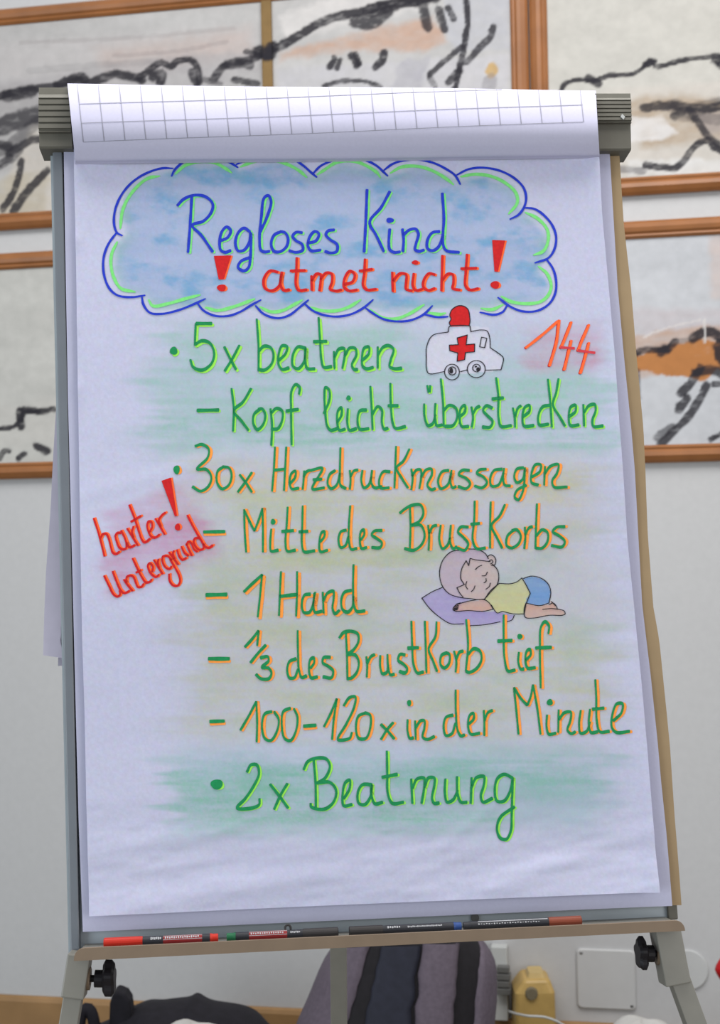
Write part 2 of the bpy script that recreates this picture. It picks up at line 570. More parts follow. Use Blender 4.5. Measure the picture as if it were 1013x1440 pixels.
a0, a1, z0, z1 = wall_quad_box(811., 1334., 895., 1421., 0, .006)
t = thing('junction_box_cover', tuple(wp((a0 + a1) / 2, z0, 0)), 'square white cover plate screwed on the wall left of the right easel leg', 'cover plate')
mb = MB(); rounded_plate(mb, a0, a1, z0, z1, .0005, .007, .01); mb.build('plate', material('plate_paint', (220, 220, 220), .6, vary=.02), t)
for fx, fz in ((.08, .93), (.93, .07)):
    wall_disc(a0 + (a1 - a0) * fx, z0 + (z1 - z0) * fz, .004, .0068, .0085, 12).build('screw', M_screw, t)
a, z = az(968, 1367)
t = thing('round_cover_cap', tuple(wp(a, z - .048, 0)), 'round white cap on the wall right of the right easel leg', 'cover plate')
wall_disc(a, z, .047, .0005, .006, 40).build('cap', material('cap_paint', (218, 219, 219), .6, vary=.02), t)

# white cable duct with a socket
a0, a1, z0, z1 = wall_quad_box(690., 1331., 716., 1470., 0, .03)
t = thing('cable_duct', tuple(wp((a0 + a1) / 2, 0.0, 0)), 'white vertical cable duct with a grey plug, beside the yellow box', 'cable duct')
mb = MB(); mb.hexa([wp(a0, zb + .002, .001), wp(a1, zb + .002, .001), wp(a1, zb + .002, .03), wp(a0, zb + .002, .03)], [wp(a0, z1, .001), wp(a1, z1, .001), wp(a1, z1, .03), wp(a0, z1, .03)])
mb.build('duct', M_white, t, bevel=.003)
pa0, pa1, pz0, pz1 = wall_quad_box(697., 1359., 719., 1401., 0, .05)
mb = MB()
for k in range(4):
    zz0 = pz0 + (pz1 - pz0) * k / 4 + .002; zz1 = pz0 + (pz1 - pz0) * (k + 1) / 4 - .001
    q = .003 * (k % 2)
    mb.hexa([wp(pa0 + q, zz0, .03), wp(pa1 - q, zz0, .03), wp(pa1 - q, zz0, .05), wp(pa0 + q, zz0, .05)], [wp(pa0 + q, zz1, .03), wp(pa1 - q, zz1, .03), wp(pa1 - q, zz1, .05), wp(pa0 + q, zz1, .05)])
mb.build('plug', material('grey_plug', (128, 128, 126), .4, metallic=.3), t, bevel=.0015)

# yellow box with a cable
c = depth_pt(748, 1405, 3.42)
t = thing('yellow_box', (float(c[0]), float(c[1]) - .03, 0), 'amber yellow plastic box standing by the wall next to the cable duct', 'box')
M_yel = material('amber_plastic', (206, 172, 104), .35, vary=.12, scale=25)
top = depth_pt(748, 1372, 3.38)[2]
c = np.array([c[0], c[1] - .03, 0])
def rring(cx, cy, z, hx, hy, r, seg=5):
    out = []
    for (sx, sy, st) in ((1, 1, 0), (-1, 1, 90), (-1, -1, 180), (1, -1, 270)):
        for k in range(seg + 1):
            an = math.radians(st + 90 * k / seg)
            out.append((cx + sx * (hx - r) + r * math.cos(an), cy + sy * (hy - r) + r * math.sin(an), z))
    return out
MB().loft([rring(c[0], c[1], 0.001, .05, .05, .012), rring(c[0], c[1], top - .03, .047, .05, .012), rring(c[0] + .004, c[1], top - .006, .034, .045, .012), rring(c[0] + .004, c[1], top, .028, .04, .01)]).build('body', M_yel, t, smooth=False, bevel=.002)
MB().loft([rring(c[0] + .006, c[1] - .002, top, .022, .03, .008), rring(c[0] + .006, c[1] - .002, top + .012, .017, .026, .008)]).build('cap', material('pale_amber', (216, 188, 128), .4), t)
c2 = depth_pt(748, 1398, c[1] - .052)
MB().tube([c2 + np.array([0, .004, 0]), c2 + np.array([0, -.003, 0])], [.016, .013], 18).build('socket', material('dim_grey', (128, 118, 96), .5), t)
cb = [depth_pt(x, y, d) for x, y, d in ((716, 1422, 3.40), (728, 1426, 3.30), (745, 1429, 3.26), (765, 1430, 3.26), (785, 1437, 3.26), (800, 1447, 3.26), (815, 1462, 3.26))]
cb.append(np.array([cb[-1][0] + .03, cb[-1][1], .006])); cb.append(np.array([cb[-1][0] + .12, cb[-1][1] - .03, .006]))
tag(MB().tube(catmull(np.array(cb), .02), .0028, 8).build('power_cable', M_white, smooth=True), 'thin white cable curving in front of the yellow box', 'cable')

# unidentified red object at the right edge, white pouch at the bottom edge
rc = depth_pt(1036, 1363, 3.1)
mb = MB()
rings = []
for k in range(13):
    u = -1 + 2 * k / 12
    r = .047 * math.sqrt(max(1 - abs(u) ** 1.3, 0.002))
    rings.append([(rc[0] + r * math.cos(q) * 1.0, rc[1] + .03 * r / .047 * math.sin(q), rc[2] + u * .042) for q in np.arange(18) * 2 * math.pi / 18])
t = thing('red_object', (float(rc[0]), float(rc[1]), 0), 'red rounded object cut off by the right edge, beyond the easel leg', 'lamp')
mb.loft(rings).build('red_body', material('red_plastic', (206, 26, 34), .4), t, smooth=True)
MB().tube([(rc[0], rc[1], .006), (rc[0], rc[1], rc[2] - .038)], .009, 12).build('stand', M_black, t)
MB().loft([[(rc[0] + r * math.cos(q), rc[1] + r * math.sin(q), z) for q in np.arange(20) * math.pi / 10] for z, r in ((.001, .07), (.006, .07), (.012, .02))]).build('base', M_black, t)


def cushion(name, c, hx, hy, h, m, label, cat, e=2.6):
    rings = []
    for k in range(25):
        th = math.pi * k / 24
        u = (1 - math.cos(th)) / 2
        s = max(math.sin(th), 0) ** .55 * .97 + .03
        ring = []
        for q in np.arange(32) * math.pi / 16:
            cc, ss = math.cos(q), math.sin(q)
            ring.append((c[0] + hx * s * np.sign(cc) * abs(cc) ** (2 / e), c[1] + hy * s * np.sign(ss) * abs(ss) ** (2 / e), .002 + u * h + .006 * math.sin(3 * q + 2 * u)))
        rings.append(ring)
    return tag(MB().loft(rings).build(name, m, smooth=True), label, cat)


p = depth_pt(902, 1439, 3.0)
cushion('white_pouch', p, .088, .08, float(p[2]) + .002, material('white_fabric', (206, 204, 200), .8), 'white rounded pouch at the bottom edge, left of the right easel leg', 'pouch')
p = depth_pt(268, 1443, 2.75)
cushion('white_pouch', p, .105, .07, float(p[2]), material('white_fabric_soft', (196, 194, 190), .8), 'white rounded pouch in front of the black bag', 'pouch', 2.2)

# ------------------------------------------------------------------ backpack
M_bk = material('black_nylon', (30, 27, 32), .75, vary=.2, scale=90)
M_nv = material('navy_nylon', (42, 44, 58), .7, vary=.15, scale=60)
M_gy = material('grey_violet_fabric', (104, 94, 106), .8, vary=.12, scale=120)
BD = 2.9
bl, brt = depth_pt(405, 1440, BD), depth_pt(699, 1400, BD)
btop = depth_pt(600, 1302, BD - .02)[2]
bx, hw = (bl[0] + brt[0]) / 2, (brt[0] - bl[0]) / 2
t = thing('backpack', (float(bx), BD, 0), 'grey and black backpack on the floor behind the easel, against the wall', 'backpack')


def bag_pt(u, z, off=0.0):
    """u: angle, -90 = left, 0 = toward the camera, 90 = right; z height"""
    k = z / btop
    py = 720 + (CAM[2] - z) / BD * F
    lx = np.interp(py, [1300, 1340, 1370, 1400, 1440, 1520, 1640], [486, 462, 450, 438, 420, 402, 400])
    rx_ = np.interp(py, [1300, 1326, 1342, 1357, 1400, 1440, 1640], [668, 686, 693, 697, 698, 694, 690])
    sh = (py - CY) * sr                       # the camera's roll
    left = bx - (lx - sh - CX) / F * BD
    right = (rx_ - sh - CX) / F * BD - bx - .006
    dep = .15 * (1 - .35 * k * k)
    rx = (right if u > 0 else left)
    top = sstep(k, .8, 1.0)
    s = 1 - .0 * top
    cu, su = math.cos(math.radians(u)), math.sin(math.radians(u))
    e = .8
    x = bx + (rx + off) * np.sign(su) * abs(su) ** e * s
    y = BD - (dep + off) * np.sign(cu) * abs(cu) ** e * s
    zz = z - .02 * (su * su) * top
    return (x, y, zz)


mb = MB()
zs = list(np.linspace(.002, btop - .03, 16)) + [btop - .015, btop - .006]
rings = [[bag_pt(u, z) for u in np.arange(-180, 180, 7.5)] for z in zs]
for s_, dz in ((.75, .003), (.35, .006)):
    rings.append([(bx + (q[0] - bx) * s_, BD + (q[1] - BD) * s_, btop - .006 + dz) for q in rings[len(zs) - 1]])
mb.loft(rings).build('body', M_bk, t, smooth=True)


def bag_patch(fu0, fu1, z0, z1, off, n=16, m_=8):
    rows = []
    for z in np.linspace(z0, z1, n):
        u0, u1 = fu0(z), fu1(z)
        inner = [bag_pt(u0, z, -.002)]
        rows.append(inner + [bag_pt(u0 + (u1 - u0) * j / m_, z, off * math.sin(math.pi * (.12 + .76 * j / m_)) ** .5) for j in range(m_ + 1)] + [bag_pt(u1, z, -.002)])
    P = np.array(rows)
    mb_ = MB().grid(P)
    return mb_


def ang(px0, px1):
    """a boundary running from photo x px0 at the top to px1 at the frame's bottom edge, as an angle on the bag"""
    zt, zlo = btop - .01, depth_pt(600, 1440, BD)[2]
    def f(z):
        k = (z - zlo) / (zt - zlo)
        px = px1 + (px0 - px1) * k
        X = (px - ((CAM[2] - z) / BD * F) * sr - CX) / F * (BD - .12)
        best, bu = 9, 0
        for u in np.arange(-88, 89, 2.0):
            d = abs(bag_pt(u, min(z, btop))[0] - X)
            if d < best:
                best, bu = d, u
        return bu
    return f


zl = depth_pt(600, 1440, BD)[2] - .1
bag_patch(lambda z: -100, ang(520, 478), zl, btop - .012, .008).build('side_panel', M_gy, t, smooth=True)
bag_patch(ang(538, 505), ang(590, 574), zl, btop - .014, .006).build('front_panel', M_nv, t, smooth=True)
bag_patch(ang(594, 580), ang(643, 629), zl, btop - .008, .016).build('shoulder_strap', M_gy, t, smooth=True)
bag_patch(ang(682, 664), lambda z: 100, zl, btop - .014, .008).build('side_panel', M_gy, t, smooth=True)

# ------------------------------------------------------------------ black bag on the left
LD = 3.05
t = thing('black_bag', (float(depth_pt(250, 1440, LD)[0]), LD, 0), 'black soft bag on the floor behind the left easel leg', 'bag')
prof = pts('120,1452 150,1440 185,1424 205,1414 235,1412 262,1411 271,1406 285,1411 315,1416 345,1427 370,1440 392,1470')
prof = catmull(prof, 5)
rings = []
for (x, y) in prof:
    P = depth_pt(x, y, LD)
    h_ = max(P[2], .02)
    ring = []
    for q in np.linspace(-90, 90, 13):
        s, c_ = math.sin(math.radians(q)), math.cos(math.radians(q))
        ring.append((P[0] + .004 * math.sin(q / 9 + x / 11), P[1] + .13 * np.sign(s) * abs(s) ** .7 + .008 * math.sin(x / 13.), .002 + h_ * c_ ** .55 if c_ > 1e-6 else .002))
    rings.append(ring)
mb = MB().grid(np.array(rings)); R_, C_ = len(rings), 13
mb.f.append(list(range(C_))); mb.mi.append(0); mb.f.append([(R_ - 1) * C_ + j for j in range(C_)][::-1]); mb.mi.append(0)
M_bb = material('black_cloth', (27, 25, 33), .85, vary=.25, scale=50, bump=.3)
mb.build('body', M_bb, t, smooth=True)
fl = [depth_pt(x, y, LD - .03) for x, y in ((153, 1445), (154, 1412), (158, 1398), (164, 1394), (176, 1399), (182, 1408), (184, 1424), (186, 1445))]
MB().hexa(fl, [q + np.array([0, .05, 0]) for q in fl]).build('flap', M_bb, t, bevel=.006)
lp = [depth_pt(x, y, LD - .05) for x, y in ((112, 1460), (113, 1432), (118, 1420), (125, 1419), (130, 1428), (134, 1445), (150, 1470))]
MB().tube(catmull(np.array(lp), .012), .013, 10).build('handle', M_bb, t, smooth=True)

# ------------------------------------------------------------------ easel
e_base = bpx(np.array([506.0]), np.array([1320.0]), 0)[0]
t = easel = thing('flipchart_easel', (float(e_base[0]), float(e_base[1]) + .1, 0), 'grey metal flipchart easel with olive clamp ends and a taupe pen tray', 'easel')


def plate(quad_px, w_back, w_front, w_ref=None):
    """a slab in board coordinates whose front face covers the photo quad"""
    q = np.array(quad_px, float)
    h, v = hv(q[:, 0], q[:, 1], w_front if w_ref is None else w_ref)
    return MB().hexa(bp(h, v, w_back), bp(h, v, w_front))


plate([(82, 200), (868, 195), (950, 1293), (108, 1339)], -.026, -.016).build('board', M_board, t)
plate([(73.5, 200), (87.5, 200), (112, 1338), (99, 1341)], -.028, -.004).build('side_rail', M_rail, t, bevel=.0015)
plate([(70.5, 200), (74.3, 200), (99.5, 1341), (96.5, 1342)], -.028, -.014).build('rail_edge', M_rail_lt, t)
plate([(856, 200), (868, 200), (954.5, 1293), (941, 1294)], -.028, -.010).build('side_rail', M_olive, t, bevel=.0015)

# clamp bar with ribbed end caps
clamp = plate([(96, 150), (842, 156), (845, 202), (100, 203)], -.03, -.006).build('clamp_bar', M_olive, t)


def cap(x0t, x1t, x0b, x1b, yt, ym, yb, wf, wl):
    h0t, vt = [float(q) for q in hv(x0t, yt, wf)]
    h1t = float(hv(x1t, yt, wf)[0])
    h0b, vm = [float(q) for q in hv(x0b, ym, wf)]
    h1b = float(hv(x1b, ym, wf)[0])
    vb = float(hv(x0b, yb, wl)[1])
    n = 6
    pr = [(vt, -.03), (vt, wf - .004)]
    L = vt - vm
    for k in range(n):
        va = vt - L * (.16 + .80 * k / n)
        vc = vt - L * (.16 + .80 * (k + .72) / n)
        pr += [(va, wf - (.003 if k == 0 else .0005)), (vc, wf), (vc - L * .01, wf - .0026), (vt - L * (.16 + .80 * (k + .98) / n), wf - .0026)]
    pr += [(vm, wf - .001), (vm, wl), (vb + .002, wl), (vb, wl - .002), (vb, -.03)]
    def ring(top, bot):
        return [bp(top + (bot - top) * (vt - v) / (vt - vm), v, w) for v, w in pr]
    return MB().loft([ring(h0t, h0b), ring(h1t, h1b)])


def sub(o, parent):
    return o


cap(54, 97, 54, 100, 121, 185, 208, .016, .010).build('end_cap', M_olive, clamp)
cap(838, 888, 841, 889, 129.5, 172, 211, .016, .010).build('end_cap', M_olive, clamp)
plate([(875.5, 160), (879.5, 164), (877.5, 168), (873, 164)], .012, .0175).build('chipped_spot', M_white, clamp)

# pen tray
lw = .052
hl, vl_top = [float(q) for q in hv(104, 1333.5, lw)]
hr, vr_top = [float(q) for q in hv(963, 1293.5, lw)]
vl_bot = float(hv(104, 1351, lw)[1]); vr_bot = float(hv(963, 1308.5, lw)[1])
vtop = lambda h: vl_top + (vr_top - vl_top) * (h - hl) / (hr - hl)
vbot = lambda h: vl_bot + (vr_bot - vl_bot) * (h - hl) / (hr - hl)
mb = MB()
rr = .011
out = []
for k in range(7):
    an = math.radians(180 - 15 * k)
    out.append((hl + rr + rr * math.cos(an), -rr + rr * math.sin(an), 't'))
for k in range(7):
    an = math.radians(90 - 15 * k)
    out.append((hr - rr + rr * math.cos(an), -rr + rr * math.sin(an), 't'))
loop = [(h, vtop(h) + d) for h, d, _ in out] + [(hr, vbot(hr)), (hl, vbot(hl))]
mb.loft([[bp(h, v, lw - .0025) for h, v in loop], [bp(h, v, lw - .0004) for h, v in loop], [bp(h, v - .0004, lw) for h, v in loop]])
tray = mb.build('pen_tray', M_tray, t)
PR = .0058                                            # marker radius
PW = .030                                             # markers lie this far in front of the sheet plane
pen_px = {'a': ((146, 1325.5), (307, 1318.5)), 'b': ((319, 1317.5), (476, 1310.0)), 'c': ((491, 1309.5), (649, 1302.5)), 'd': ((652, 1302.0), (818, 1294.5))}
pl = hv(146, 1326.0, PW); pr_ = hv(818, 1294.5, PW)
vfl = lambda h: float(pl[1]) + (float(pr_[1]) - float(pl[1])) * (h - float(pl[0])) / (float(pr_[0]) - float(pl[0])) - PR - .0006
fl = MB()
fl.hexa([bp(hl + .004, vfl(hl) - .002, -.026), bp(hr - .004, vfl(hr) - .002, -.026), bp(hr - .004, vfl(hr) - .002, lw - .0025), bp(hl + .004, vfl(hl) - .002, lw - .0025)],
        [bp(hl + .004, vfl(hl), -.026), bp(hr - .004, vfl(hr), -.026), bp(hr - .004, vfl(hr), lw - .0025), bp(hl + .004, vfl(hl), lw - .0025)])
fl.build('tray_floor', M_leg, tray)
# small round screw on the board strip
sc = bpx(np.array([668.]), np.array([1290.5]), -.0155)[0]
MB().tube([sc, sc + N * .002], .0048, 16).build('screw', M_screw, t)


def leg_bar(p0, p1, half_w, half_d):
    d = p1 - p0; d /= np.linalg.norm(d)
    side = np.cross(N, d); side /= np.linalg.norm(side)
    fwd = np.cross(d, side)
    a, b = side * half_w, fwd * half_d
    return MB().hexa([p0 - a - b, p0 + a - b, p0 + a + b, p0 - a + b], [p1 - a - b, p1 + a - b, p1 + a + b, p1 - a + b])


def to_floor(p0, p1):
    d = p1 - p0
    return p0 + d * ((.012 - p0[2]) / d[2])


for side, (s0, s1, l1, hw_s, hw_l, kn) in {'left': ((113.5, 1340), (104, 1401), (97.5, 1440), .0126, .0102, 1), 'right': ((934, 1300), (949.5, 1382), (971, 1440), .0148, .0112, -1)}.items():
    q = bpx(np.array([s0[0], s1[0], l1[0]], float), np.array([s0[1], s1[1], l1[1]], float), .012)
    sl = leg_bar(q[0], q[1], hw_s, .016).build('leg_sleeve', M_leg, t, bevel=.0015)
    g = to_floor(q[1], q[2])
    st = q[1] + (q[0] - q[1]) * .5
    lg = leg_bar(st, g, hw_l, .011).build('leg', M_leg, t, bevel=.001)
    d = (g - st) / np.linalg.norm(g - st)
    MB().tube([g - d * .03, g - np.array([0, 0, .011])], [.017, .019], 16).build('rubber_foot', M_black, lg)
    # clamping knob pointing inward
    if kn == 1:
        c0 = bpx(np.array([126.]), np.array([1376.]), .012)[0]; ax = EH * .97 - EV * .05
        Ls = (.006, .0165, .029); rad = .0185
    else:
        c0 = bpx(np.array([924.]), np.array([1341.]), .012)[0]; ax = -EH * .98 + EV * .04
        Ls = (.004, .0135, .023); rad = .0175
    k_ = MB().tube([c0 - ax * .004, c0 + ax * Ls[0]], .004, 12)
    k_.tube([c0 + ax * Ls[0], c0 + ax * Ls[1]], .0095, 16)
    u_ = EV; w_ = N
    def lobes(r, x):
        return [c0 + ax * x + (r + .0022 * math.cos(5 * q)) * (math.cos(q) * u_ + math.sin(q) * w_) for q in np.arange(40) * 2 * math.pi / 40]
    k_.loft([lobes(rad * .7, Ls[1] - .001), lobes(rad, Ls[1] + .002), lobes(rad, Ls[2] - .003), lobes(rad * .8, Ls[2])])
    k_.build('knob', M_black, sl, smooth=False)
    MB().tube([c0 - ax * .003, c0 + ax * .001], .0125, 16).build('washer', M_tray, sl)

# rear leg
h0_, v0_ = [float(q) for q in hv(470, 330)]
r0 = bp(h0_, v0_, -.045)
Yg = 2.38
rg = np.array([(474 - CX) / F * Yg - .002 + .36 * sr * 0, Yg, .012])
pa = depth_pt(473.5, 1390, 2.2)
rg = np.array([pa[0] + (pa[0] - r0[0]) * .3, Yg, .012])
d = rg - r0; d /= np.linalg.norm(d)
side = np.array([1.0, 0, 0]); fwd = np.cross(d, side)
a_, b_ = side * .0125, fwd * .012
rl = MB().hexa([r0 - a_ - b_, r0 + a_ - b_, r0 + a_ + b_, r0 - a_ + b_], [rg - a_ - b_, rg + a_ - b_, rg + a_ + b_, rg - a_ + b_]).build('rear_leg', M_leg, t, bevel=.001)
MB().tube([rg - d * .03, rg - np.array([0, 0, .011])], [.017, .019], 16).build('rubber_foot', M_black, rl)
plate([(455, 318), (486, 318), (486, 350), (455, 350)], -.06, -.026).build('hinge_bracket', M_olive, t)

# ------------------------------------------------------------------ flipchart pad
t = pad = thing('flipchart_pad', tuple(bpx(np.array([510.]), np.array([1300.]), -.006)[0]), 'white flipchart pad clamped on the easel with coloured German first aid notes', 'flipchart pad')


def edge(E, ys):
    E = np.array(E, float)
    return np.interp(ys, E[:, 1], E[:, 0])


def sheet(L, R, ns, nt, wfun, nsub=None):
    """a paper sheet between a left and a right outline given in photo pixels on the board plane"""
    L, R = np.array(L, float), np.array(R, float)
    tt = np.linspace(0, 1, nt)
    yl = L[0, 1] + (L[-1, 1] - L[0, 1]) * tt
    yr = R[0, 1] + (R[-1, 1] - R[0, 1]) * tt
    xl, xr = edge(L, yl), edge(R, yr)
    ss = np.linspace(0, 1, ns)[None, :]
    X = xl[:, None] + (xr - xl)[:, None] * ss
    Y = yl[:, None] + (yr - yl)[:, None] * ss
    h, v = hv(X, Y, 0.0)
    return X, Y, h, v, bp(h, v, wfun(X, Y))


PL = [(104.5, 205), (105, 260), (107, 330), (109.5, 500), (111.5, 640), (113, 720), (116.5, 900), (119.5, 1000), (122, 1120), (127, 1287)]
PR_ = [(840, 200), (840.5, 217), (845, 300), (854.5, 400), (863, 500), (869, 600), (875, 680), (880.5, 760), (890, 850), (899.5, 950), (908, 1050), (915.5, 1150), (923, 1253)]


def page_w(X, Y):
    """gentle waves of the hanging sheet, metres above the sheet plane"""
    ul = sstep(X, 170, 105); ur = sstep(X, 860, 925) * sstep(Y, 1000, 1250)
    w = .0012 * np.sin(Y / 61. + X / 210.) * (.4 + .6 * sstep(Y, 300, 1100))
    w = w + .0016 * sstep(Y, 1080, 1200) * (fbm(X / 110., Y / 38. + X / 260., 91, 3) - .5) * 2.2
    w = w + .0008 * (fbm(X / 90., Y / 55., 95, 2) - .5)
    w = w + .0055 * sstep(Y - (X - 127) * -.0427, 1225, 1290) * (.65 + .35 * np.sin(X / 120. + 1))
    for (x0, y0, x1, y1, am, wd) in ((620, 1190, 700, 1130, .0007, 9), (690, 1250, 905, 1170, .0012, 14), (130, 1200, 330, 1165, .0010, 12), (140, 1285, 480, 1230, .0008, 16), (760, 1215, 900, 1205, .0009, 10), (300, 1250, 560, 1215, .0009, 18), (106, 700, 330, 640, .0006, 12)):
        dd = seg_dist(X, Y, np.array([[x0, y0], [x1, y1]], float))
        w = w + am * np.exp(-(dd / wd) ** 2)
    for yy, am in ((338, .0022), (548, .002), (455, .0012), (905, .002), (965, .0015)):
        w = w + am * np.exp(-((Y - yy) / 16.) ** 2) * sstep(X, 123, 106)
    w = w + .004 * ul * (.45 + .55 * np.sin(Y / 150. + 1.)) * .5 + .004 * ur + .0042 * sstep(X - (840 + (Y - 217) * .0795), -26, 0)
    w = w + .0015 * np.exp(-((X - (840 + (Y - 217) * .0795)) / 14.) ** 2) * np.sin(Y / 85.)
    return w + .0036


X, Y, h, v, P = sheet(PL, PR_, 440, 610, page_w)
# --- chalk on the page, as pigment
B = lin((223, 224, 251))
C = np.ones(X.shape + (3,)) * B
streak = fbm(X / 95 + Y / 300, Y / 9, 201, 4)
blot = fbm(X / 70, Y / 34, 211, 4)
grain = fbm(X / 3.2, Y / 3.0, 221, 2)


def chalk(C, m, rgb):
    m = np.clip(m, 0, 1)[..., None]
    return C * (1 - m) + lin(rgb) * m


def box_m(x0, y0, x1, y1, f, rot=0.0, cx=0, cy=0):
    c_, s_ = math.cos(rot), math.sin(rot)
    xx = cx + (X - cx) * c_ + (Y - cy) * s_
    yy = cy - (X - cx) * s_ + (Y - cy) * c_
    wob = 30 * (fbm(X / 30, Y / 14, 231, 3) - .5) + 95 * (fbm(X / 220, Y / 11, 233, 3) - .5) * (1 if x1 - x0 > 220 else .25)
    xx = xx + wob; yy = yy + 16 * (fbm(X / 40, Y / 18, 235, 3) - .5)
    return sstep(xx, x0 - f, x0 + f) * (1 - sstep(xx, x1 - f, x1 + f)) * sstep(yy, y0 - f, y0 + f) * (1 - sstep(yy, y1 - f, y1 + f))


tex = np.clip(.25 + 1.5 * (streak - .38) + 1.2 * (blot - .45) + .35 * (grain - .5), 0, 1.15)
cloud_poly = pts('175,330 166,300 176,270 200,246 240,238 262,226 330,226 338,236 370,226 430,228 442,244 480,226 530,236 545,246 590,228 640,252 680,244 725,262 736,292 745,300 772,330 775,360 762,378 776,400 770,428 735,436 705,432 680,440 645,436 600,438 560,446 520,440 470,442 430,434 390,444 350,438 300,440 280,436 220,440 204,424 168,414 156,380 160,345')
ins = in_poly(X + 8 * (blot - .5), Y + 8 * (streak - .5), cloud_poly).astype(float)
dcl = seg_dist(X, Y, np.vstack([cloud_poly, cloud_poly[:1]]))
mcl = ins * sstep(dcl, 0, 12)
b2 = fbm(X / 46 - Y / 70, Y / 24 + X / 120, 301, 5)
C = chalk(C, mcl * (.66 + .25 * tex), (178, 197, 235))
C = chalk(C, mcl * sstep(b2, .46, .78) * .8 * (.7 + .6 * grain), (128, 184, 228))
C = chalk(C, (in_poly(X, Y, cloud_poly) * sstep(dcl, 0, 3) * (1 - sstep(dcl, 8, 24)) * .45 * tex), (158, 206, 190))
fine = .72 + .56 * grain
# soft smear over the whole written field
C = chalk(C, box_m(215, 470, 850, 630, 50) * (.42 + .3 * blot) * fine, (182, 212, 218))
C = chalk(C, box_m(250, 650, 860, 1040, 50) * (.42 + .3 * blot) * fine, (206, 208, 204))
C = chalk(C, box_m(250, 1058, 860, 1160, 40) * (.42 + .3 * blot) * fine, (172, 206, 216))
for (x0, y0, x1, y1, f, k, rgb) in (
        (235, 462, 570, 530, 24, .6, (150, 212, 184)), (205, 520, 850, 606, 26, .55, (152, 212, 186)), (230, 590, 860, 634, 14, .6, (148, 206, 182)), (360, 600, 850, 640, 14, .4, (150, 206, 190)),
        (265, 650, 820, 712, 22, .6, (212, 210, 164)), (330, 700, 640, 800, 24, .65, (208, 212, 158)), (270, 770, 640, 890, 28, .65, (208, 210, 166)), (270, 880, 840, 1040, 28, .62, (208, 210, 170)),
        (700, 690, 830, 790, 24, .4, (222, 210, 180)), (235, 1058, 850, 1110, 20, .75, (140, 204, 186)), (240, 1095, 700, 1170, 22, .75, (138, 206, 176)), (640, 1060, 860, 1150, 30, .4, (160, 208, 200))):
    C = chalk(C, box_m(x0, y0, x1, y1, f) * tex * k * .84 * fine, rgb)
C = chalk(C, box_m(260, 700, 860, 1035, 30) * np.clip((blot - .5) * 3, 0, 1) * .35, (176, 204, 196))
rt = math.radians(-24)
red_t = np.clip(.55 + 1.1 * (blot - .45) + .8 * (streak - .45), .25, 1.0) * fine
C = chalk(C, box_m(150, 700, 284, 762, 13, rt, 215, 730) * red_t * .75, (212, 146, 182))
C = chalk(C, box_m(140, 758, 302, 816, 16, rt, 215, 785) * red_t * .75, (212, 150, 188))
C = chalk(C, box_m(740, 462, 845, 520, 14) * red_t * .75, (216, 154, 184))
# drawing fills
amb = pts('630,468 650,458 687,462 690,490 707,505 704,522 660,526 602,526 599,500 606,474')
C = chalk(C, in_poly(X, Y, amb) * 1.0, (232, 232, 250))


def hpx(s, o=(540, 760), k=3.618):
    return pts(s) / k + np.array(o)


fills = [('297,240 240,265 192,295 230,345 280,390 340,425 440,435 540,428 640,412 662,382 575,365 500,360 380,350 400,322 440,300 400,292 335,275', (178, 160, 226), .85),
         ('380,52 340,60 300,100 283,150 285,200 300,240 335,275 400,292 370,242 408,226 390,195 395,145 417,105 430,130 437,93 540,110 515,70 480,50 428,45', (206, 178, 200), .8),
         ('540,110 437,93 430,130 417,105 395,145 390,195 408,226 370,242 400,290 470,300 510,300 545,260 575,225 583,185 575,150', (222, 190, 184), .85),
         ('525,85 540,75 560,85 568,105 560,128 545,128', (222, 190, 184), .8),
         ('510,302 540,258 585,220 640,222 675,212 700,192 720,225 743,270 722,322 712,375 660,375 600,362 575,370 545,330', (226, 222, 140), .8),
         ('392,320 440,308 510,303 548,335 552,352 500,362 430,358 360,360 350,350 370,325', (230, 178, 160), .85),
         ('708,195 750,183 800,195 835,225 847,265 838,320 790,333 720,320 725,300 743,270 725,230', (92, 158, 228), .9),
         ('720,322 712,350 718,392 760,396 840,382 905,382 920,375 915,360 890,352 878,345 875,335 850,312 838,330 790,335', (230, 176, 152), .85)]
for s, rgb, op in fills:
    C = chalk(C, in_poly(X, Y, hpx(s)) * op * (.72 + .5 * (streak - .3)), rgb)
C *= (.95 + .10 * grain)[..., None]
C *= np.stack([.97 + .06 * noise(X / 4.5, Y / 4.5, 401 + q) for q in range(3)], -1)
written = MB().grid(P).build('written_sheet', M_page, t, smooth=True, colors=C)
written['label'] = 'front sheet with handwriting and soft chalk colouring'

# sheet below it, then the backing card
SL = [(89, 200), (91, 330), (95, 560), (100, 760), (106, 1000), (110, 1150), (116, 1311)]
SR = [(857, 195), (859, 222), (865, 320), (870, 400), (879, 500), (889, 600), (894, 660), (899, 750), (905, 850), (917, 950), (926, 1040), (931, 1100), (938, 1170), (946, 1274)]
Xs, Ys, _, _, Ps = sheet(SL, SR, 60, 120, lambda X, Y: -.0035 + .0012 * np.sin(Y / 85. + X / 140.) * sstep(X, 800, 930) + .0022 * sstep(X, 905, 945) * sstep(Y, 1150, 1270) + .0006 * np.sin(X / 120. + Y / 200.))
MB().grid(Ps).build('under_sheet', M_paper2, t, smooth=True)
KL = [(120, 200), (140, 1285)]
KR = [(873, 200), (880, 310), (890, 400), (898, 500), (908, 600), (911, 660), (914, 750), (921, 850), (930, 900), (941, 1000), (946, 1050), (952, 1150), (961.5, 1274)]
Xk, Yk, _, _, Pk = sheet(KL, KR, 40, 80, lambda X, Y: -.0085 + .0015 * np.sin(Y / 60.) * sstep(X, 850, 940) + 0 * X)
MB().grid(Pk).build('backing_card', M_card, t, smooth=True)['label'] = 'tan backing card'

